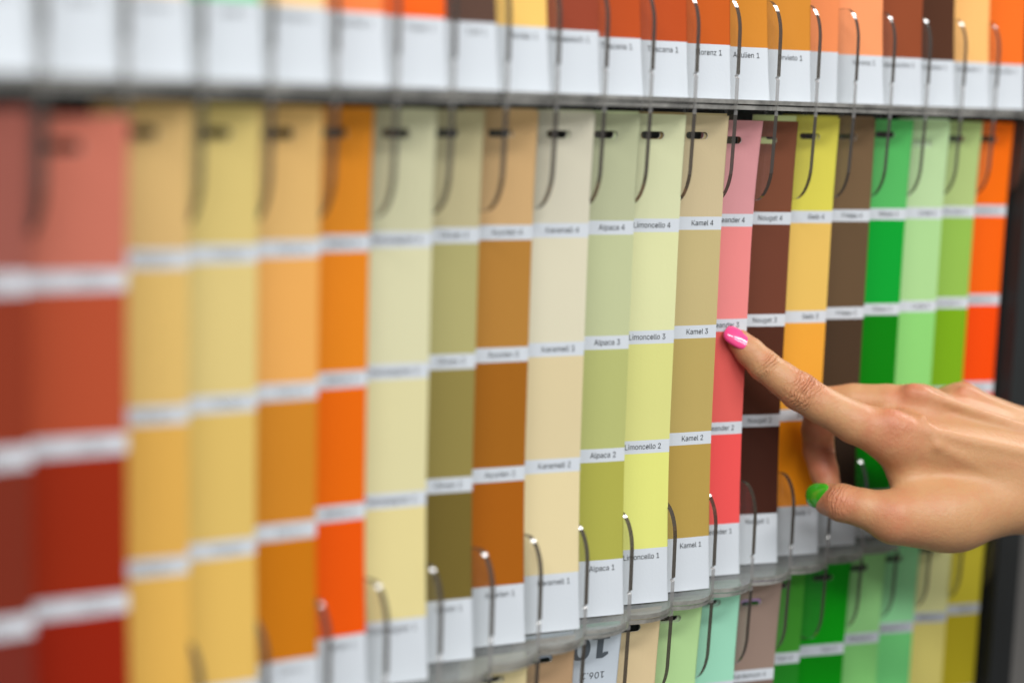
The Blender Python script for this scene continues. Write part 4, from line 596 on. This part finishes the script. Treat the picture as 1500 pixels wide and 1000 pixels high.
# ------------------------------------------------------------------ the pointing hand: one continuous surface from a distance field
nrm12 = (pos(11.6, 2.1, 1.0) - pos(11.6, 2.1, 0.0)).normalized()
def ray(px, py): return (px - 750) / FPX * cr + (py - 500) / FPX * cd + fwd
_p12 = CARDS[12][1].at(0.55, 2.15); _r = ray(1083, 500)
ZH = ((_p12 - CAM).dot(nrm12) + 0.0058) / _r.dot(nrm12) * 1000.0        # fingertip rests on the card
def J(px, py, w, r=None):
    """image-plane sighting of a joint at w millimetres beyond the fingertip -> camera-frame millimetres"""
    z = ZH + w
    p = np.array([(px - 750) / FPX * z, (py - 500) / FPX * z, z], np.float32)
    return p if r is None else (p, r)
def to_world(p): return CAM + (cr * float(p[0]) + cd * float(p[1]) + fwd * float(p[2])) * 0.001
MMPX = ZH / FPX

INDEX = [J(1083, 500, 0, 5.9), J(1098, 515, -0.5, 6.9), J(1119, 535, -1.0, 7.6), J(1146, 555, -1.5, 8.0), J(1171, 573, -2, 9.2),
         J(1203, 593, -1, 8.9), J(1252, 619, 1, 10.0), J(1312, 641, 5, 12.2)]
MIDDLE = [J(1214, 712, 31, 6.2), J(1207, 690, 34, 7.1), J(1199, 660, 36, 7.7), J(1198, 628, 33, 8.1), J(1205, 593, 28, 8.8), J(1250, 588, 23, 8.8), J(1300, 592, 19, 9.8), J(1346, 600, 17, 11.6)]
RING = [J(1360, 694, 46, 6.3), J(1338, 668, 60, 7.6), J(1318, 607, 56, 8.7), J(1365, 598, 42, 9.3), J(1408, 593, 31, 10.4)]
PINKY = [J(1400, 692, 58, 5.8), J(1385, 666, 68, 6.7), J(1372, 618, 66, 7.6), J(1412, 610, 54, 8.2), J(1448, 613, 44, 9.6)]
THUMB = [J(1207, 727, 13, 6.3), J(1215, 731, 8, 7.8), J(1233, 736, 1, 9.0), J(1266, 744, -3, 9.2), J(1310, 757, -4, 11.6), J(1372, 757, 2, 15.0)]
PALM = [(J(1312, 641, 5, 12.0), J(1520, 682, 16, 15.0)), (J(1346, 600, 17, 11.4), J(1525, 660, 25, 14.0)),
        (J(1408, 593, 31, 10.2), J(1530, 650, 34, 13.0)), (J(1448, 613, 44, 9.6), J(1535, 660, 42, 13.5)),
        (J(1326, 684, 9, 10.0), J(1352, 738, 6, 11.5)), (J(1310, 757, -4, 11.0), J(1400, 755, 6, 16.0)),
        (J(1395, 752, 7, 17.0), J(1500, 722, 20, 17.5)), (J(1370, 690, 17, 15.0), J(1520, 700, 22, 18.0)),
        (J(1500, 654, 27, 16.0), J(2000, 770, 32, 21.0)), (J(1495, 724, 21, 17.0), J(2000, 872, 27, 24.0)), (J(1540, 698, 24, 18.0), J(2000, 820, 28, 25.0))]
TENDON = [(J(1352, 577, 5.8, 2.4), J(1520, 634, 11.2, 2.3)), (J(1412, 571, 22, 2.0), J(1530, 622, 23, 2.2)),
          (J(1312, 622, -5.0, 2.6), J(1500, 662, 1.5, 2.0)), (J(1306, 616, -3.0, 4.6), J(1316, 622, -3.0, 4.6)),
          (J(1338, 575, 9.0, 4.5), J(1348, 578, 9.0, 4.5)), (J(1318, 747, -10.5, 3.4), J(1420, 716, 2, 2.2)), (J(1352, 612, -2.6, 1.6), J(1372, 652, -4.3, 1.6)), (J(1372, 652, -4.3, 1.6), J(1470, 700, 4, 1.6))]

def build_hand():
    lo = np.array([(1050 - 750) / FPX * ZH, (540 - 500) / FPX * ZH - 32, ZH - 26]); 
    hi = np.array([(2000 - 750) / FPX * ZH + 26, (872 - 500) / FPX * ZH + 27, ZH + 84])
    hv = 0.85
    ax = [np.arange(lo[k], hi[k], hv, dtype=np.float32) for k in range(3)]
    X, Y, Z = np.meshgrid(*ax, indexing='ij', sparse=True)
    shape = tuple(len(a) for a in ax)
    def cone(a, b):
        (pa, ra), (pb, rb) = a, b
        ba = pb - pa; L2 = float(ba @ ba)
        dx, dy, dz = X - pa[0], Y - pa[1], Z - pa[2]
        t = np.clip((dx * ba[0] + dy * ba[1] + dz * ba[2]) / L2, 0, 1)
        return np.sqrt((dx - t * ba[0]) ** 2 + (dy - t * ba[1]) ** 2 + (dz - t * ba[2]) ** 2) - (ra + t * (rb - ra))
    def smin(a, b, k):
        h = np.clip(0.5 + 0.5 * (b - a) / k, 0, 1)
        return b + (a - b) * h - k * h * (1 - h)
    palm = None
    for a, b in PALM:
        c = cone(a, b); palm = c if palm is None else smin(palm, c, 7.0)
    for a, b in TENDON: palm = smin(palm, cone(a, b), 3.2)
    F = None
    for ch, kj in ((INDEX, 7.0), (MIDDLE, 6.0), (RING, 5.0), (PINKY, 5.0), (THUMB, 7.0)):
        f = None
        for a, b in zip(ch, ch[1:]):
            c = cone(a, b); f = c if f is None else smin(f, c, 1.6)
        f = smin(f, palm, kj)
        F = f if F is None else np.minimum(F, f)
    # surface nets
    sgn = F < 0
    cnt = np.zeros(tuple(n - 1 for n in shape), np.uint8)
    corners = [(i, j, k) for i in (0, 1) for j in (0, 1) for k in (0, 1)]
    sl = lambda c: tuple(slice(c[k], shape[k] - 1 + c[k]) for k in range(3))
    for c in corners: cnt += sgn[sl(c)]
    act = (cnt > 0) & (cnt < 8)
    I = np.argwhere(act)
    ids = -np.ones(act.shape, np.int32); ids[act] = np.arange(len(I))
    acc = np.zeros((len(I), 3)); num = np.zeros(len(I))
    for a in corners:
        for k in range(3):
            if a[k]: continue
            b = list(a); b[k] = 1
            fa = F[I[:, 0] + a[0], I[:, 1] + a[1], I[:, 2] + a[2]].astype(np.float64)
            fb = F[I[:, 0] + b[0], I[:, 1] + b[1], I[:, 2] + b[2]].astype(np.float64)
            m = (fa < 0) != (fb < 0)
            t = np.where(m, fa / np.where(m, fa - fb, 1), 0)
            p = np.tile(np.array(a, float), (len(I), 1)); p[:, k] += t
            acc[m] += p[m]; num[m] += 1
    V = (I + acc / num[:, None]) * hv + lo
    faces = []
    for k in range(3):
        s0 = [slice(1, n - 1) for n in shape]; s0[k] = slice(0, shape[k] - 1)
        s1 = list(s0); s1[k] = slice(1, shape[k])
        A, B = sgn[tuple(s0)], sgn[tuple(s1)]
        E = np.argwhere(A != B)
        flip = A[tuple(E.T)]
        off = np.ones(3, int); off[k] = 0
        E = E + off
        u, v = (k + 1) % 3, (k + 2) % 3
        def cell(du, dv):
            q = E.copy(); q[:, u] -= du; q[:, v] -= dv
            return ids[q[:, 0], q[:, 1], q[:, 2]]
        q = np.stack([cell(1, 1), cell(0, 1), cell(0, 0), cell(1, 0)], 1)
        q[~flip] = q[~flip][:, ::-1]
        faces.append(q)
    faces = np.concatenate(faces)
    faces = faces[(faces >= 0).all(1)]
    # relax a little
    for _ in range(6):
        sm = np.zeros_like(V); n = np.zeros(len(V))
        for a, b in ((0, 1), (1, 2), (2, 3), (3, 0)):
            np.add.at(sm, faces[:, a], V[faces[:, b]]); np.add.at(n, faces[:, a], 1)
        V = V + 0.5 * (sm / np.maximum(n, 1)[:, None] - V)
    return V, faces

HV, HF = build_hand()
hand_base = to_world(J(1540, 700, 25))
R3 = np.array([[cr[k], cd[k], fwd[k]] for k in range(3)])
HW = (HV * 0.001) @ R3.T + np.array(CAM)
me = bpy.data.meshes.new('hand')
me.from_pydata((HW - np.array(hand_base)).tolist(), [], HF.tolist())
me.polygons.foreach_set('use_smooth', [True] * len(me.polygons)); me.update()

def attr(name, vals):
    a = me.attributes.new(name, 'FLOAT', 'POINT'); a.data.foreach_set('value', np.asarray(vals, np.float32))
vn = np.zeros(len(HV) * 3); me.vertices.foreach_get('normal', vn); vn = vn.reshape(-1, 3) @ R3      # camera-frame normals
def gauss(p, s): return np.exp(-((HV - p) ** 2).sum(1) / (2 * s * s))
flush = np.zeros(len(HV))
for p, s, a in ((J(1183, 560, -8), 8, .75), (J(1306, 618, -7), 11, .8), (J(1334, 566, 8), 9, .8), (J(1410, 566, 22), 9, .6), (J(1122, 522, -6), 5, .4),
                (J(1226, 730, -5), 9, .7), (J(1075, 500, -2), 7, .55), (J(1308, 765, -12), 11, .55), (J(1200, 680, 28), 16, .9), (J(1350, 590, 4), 14, .35), (J(1200, 625, 24), 14, .7)):
    flush = np.maximum(flush, a * gauss(p, s))
attr('flush', flush)
cs = np.zeros(len(HV)); cm = np.zeros(len(HV))
dors = np.array([0.15, -0.55, -0.82])
for pj, pa, pb, s, amp in ((J(1171, 573, -2), J(1119, 535, -1), J(1203, 593, -1), 4.6, 1.0), (J(1121, 537, -1), J(1083, 500, 0), J(1146, 555, -1.5), 2.3, .75),
                        (J(1300, 636, 4), J(1252, 619, 1), J(1350, 650, 6), 7.5, .16), (J(1230, 735, 1), J(1215, 731, 6), J(1266, 744, -3), 4.0, .7),
                        (J(1199, 657, 34), J(1199, 672, 35), J(1198, 628, 33), 2.0, .9)):
    axd = (pb - pa) / np.linalg.norm(pb - pa)
    rel = HV - pj; s_ = rel @ axd
    dist2 = (rel ** 2).sum(1) - s_ ** 2
    mk = amp * np.exp(-s_ ** 2 / (2 * s * s)) * (dist2 < 16 ** 2) * np.clip((vn @ dors + 0.15) * 1.5, 0, 1)
    up = mk > cm; cs[up] = s_[up]; cm[up] = mk[up]
attr('crease_s', cs); attr('crease_m', cm)

m, nt, out = mat('skin'); L = nt.links.new
b = N(nt, 'ShaderNodeBsdfPrincipled'); L(b.outputs[0], out.inputs[0])
tc = N(nt, 'ShaderNodeTexCoord')
af = N(nt, 'ShaderNodeAttribute', attribute_name='flush')
mo = N(nt, 'ShaderNodeTexNoise'); mo.inputs['Scale'].default_value = 130; mo.inputs['Detail'].default_value = 5; L(tc.outputs['Object'], mo.inputs['Vector'])
mm = N(nt, 'ShaderNodeMapRange'); mm.inputs[1].default_value = 0.3; mm.inputs[2].default_value = 0.7; mm.inputs[3].default_value = -0.18; mm.inputs[4].default_value = 0.22
L(mo.outputs['Fac'], mm.inputs[0])
ad = N(nt, 'ShaderNodeMath', operation='ADD', use_clamp=True); L(af.outputs['Fac'], ad.inputs[0]); L(mm.outputs[0], ad.inputs[1])
mx = N(nt, 'ShaderNodeMix', data_type='RGBA')
mx.inputs[6].default_value = (0.55, 0.292, 0.138, 1); mx.inputs[7].default_value = (0.53, 0.180, 0.095, 1)
L(ad.outputs[0], mx.inputs[0]); L(mx.outputs[2], b.inputs['Base Color'])
b.inputs['Roughness'].default_value = 0.46; b.inputs['Specular IOR Level'].default_value = 0.42
b.inputs['Subsurface Weight'].default_value = 0.22
b.inputs['Subsurface Radius'].default_value = (1.0, 0.35, 0.18); b.inputs['Subsurface Scale'].default_value = 0.004
acs = N(nt, 'ShaderNodeAttribute', attribute_name='crease_s'); acm = N(nt, 'ShaderNodeAttribute', attribute_name='crease_m')
wn = N(nt, 'ShaderNodeTexNoise'); wn.inputs['Scale'].default_value = 170; wn.inputs['Detail'].default_value = 3; L(tc.outputs['Object'], wn.inputs['Vector'])
k1 = N(nt, 'ShaderNodeMath', operation='MULTIPLY_ADD'); k1.inputs[1].default_value = 5.5; L(wn.outputs['Fac'], k1.inputs[0]); L(acs.outputs['Fac'], k1.inputs[2])
k2 = N(nt, 'ShaderNodeMath', operation='MULTIPLY'); k2.inputs[1].default_value = 1.75; L(k1.outputs[0], k2.inputs[0])
k3 = N(nt, 'ShaderNodeMath', operation='SINE'); L(k2.outputs[0], k3.inputs[0])
k3a = N(nt, 'ShaderNodeMath', operation='ABSOLUTE'); L(k3.outputs[0], k3a.inputs[0])
k3b = N(nt, 'ShaderNodeMath', operation='POWER'); k3b.inputs[1].default_value = 0.6; L(k3a.outputs[0], k3b.inputs[0])
k4 = N(nt, 'ShaderNodeMath', operation='MULTIPLY'); L(k3b.outputs[0], k4.inputs[0])
wm = N(nt, 'ShaderNodeTexNoise'); wm.inputs['Scale'].default_value = 260; L(tc.outputs['Object'], wm.inputs['Vector'])
wr = N(nt, 'ShaderNodeMapRange'); wr.inputs[1].default_value = 0.35; wr.inputs[2].default_value = 0.65; wr.inputs[3].default_value = 0.25; L(wm.outputs['Fac'], wr.inputs[0])
wk = N(nt, 'ShaderNodeMath', operation='MULTIPLY'); L(acm.outputs['Fac'], wk.inputs[0]); L(wr.outputs[0], wk.inputs[1]); L(wk.outputs[0], k4.inputs[1])
vo = N(nt, 'ShaderNodeTexVoronoi', feature='DISTANCE_TO_EDGE'); vo.inputs['Scale'].default_value = 1100; L(tc.outputs['Object'], vo.inputs['Vector'])
vo2 = N(nt, 'ShaderNodeTexNoise'); vo2.inputs['Scale'].default_value = 520; vo2.inputs['Detail'].default_value = 4; L(tc.outputs['Object'], vo2.inputs['Vector'])
bp1 = N(nt, 'ShaderNodeBump'); bp1.inputs['Strength'].default_value = 1.0; bp1.inputs['Distance'].default_value = 0.0008; L(k4.outputs[0], bp1.inputs['Height'])
bp2 = N(nt, 'ShaderNodeBump'); bp2.inputs['Strength'].default_value = 0.35; bp2.inputs['Distance'].default_value = 0.00035; L(vo.outputs['Distance'], bp2.inputs['Height']); L(bp1.outputs[0], bp2.inputs['Normal'])
bp3 = N(nt, 'ShaderNodeBump'); bp3.inputs['Strength'].default_value = 0.30; bp3.inputs['Distance'].default_value = 0.0008; L(vo2.outputs['Fac'], bp3.inputs['Height']); L(bp2.outputs[0], bp3.inputs['Normal'])
L(bp3.outputs[0], b.inputs['Normal'])
me.materials.append(m)
hand = bpy.data.objects.new('hand', me); C.objects.link(hand); hand.location = hand_base; ORG[hand.name] = hand_base.copy()
tag(hand, 'right hand pointing with its index finger at the Oleander card, nails painted pink and green', 'hand')

def nail(px, py, w, a, n, Wd, Ln, color, curve=0.55, tipcurve=0.16):
    c = J(px, py, w); a = np.array(a, float); n = np.array(n, float); n /= np.linalg.norm(n)
    a -= n * (a @ n); a /= np.linalg.norm(a); s = np.cross(n, a)
    rings, seg = 9, 40
    def P(x, y, lift):
        th = x * curve * 1.5
        R = Wd / 2 / (curve * 1.5)
        return c + s * (math.sin(th) * R) + a * (y * Ln / 2) + n * (R * (math.cos(th) - 1) - tipcurve * Ln * 0.5 * (max(0, y) ** 2) - 0.05 * Ln * (min(0, y) ** 2) + lift)
    vs, fs = [P(0, 0, 0.35)], []
    for r in range(1, rings + 1):
        for k in range(seg):
            t = 2 * math.pi * k / seg
            cx, cy = math.cos(t), math.sin(t)
            e = 0.72
            x = math.copysign(abs(cx) ** e, cx); y = math.copysign(abs(cy) ** e, cy)
            q = r / rings
            lift = 0.35 if r < rings else 0.12
            vs.append(P(x * q, y * q, lift * (1 - 0.25 * q ** 4)))
    for k in range(seg): vs.append(P(vsx(k, seg)[0] * 0.97, vsx(k, seg)[1] * 0.97, -0.9))
    for k in range(seg): fs.append((0, 1 + k, 1 + (k + 1) % seg))
    for r in range(rings):
        o0, o1 = 1 + r * seg, 1 + (r + 1) * seg
        for k in range(seg): fs.append((o0 + k, o1 + k, o1 + (k + 1) % seg, o0 + (k + 1) % seg))
    pm = principled('nail_polish', color, rough=0.2, spec=0.6, coat=0.8)
    return mesh_obj('fingernail', [to_world(v) for v in vs], fs, [pm], None, hand, smooth=True)
def vsx(k, seg):
    t = 2 * math.pi * k / seg; cx, cy = math.cos(t), math.sin(t)
    return math.copysign(abs(cx) ** 0.72, cx), math.copysign(abs(cy) ** 0.72, cy)
o = nail(1082, 491, -5.3, (-0.80, -0.60, 0.0), (0.16, -0.50, -0.85), 11.0, 13.6, (0.95, 0.075, 0.27, 1)); o['label'] = 'glossy pink nail of the index finger'
o = nail(1194, 725, 4.6, (-0.50, 0.08, 0.86), (-0.80, -0.12, -0.60), 13.6, 14.5, (0.045, 0.38, 0.015, 1)); o['label'] = 'glossy green nail of the thumb'
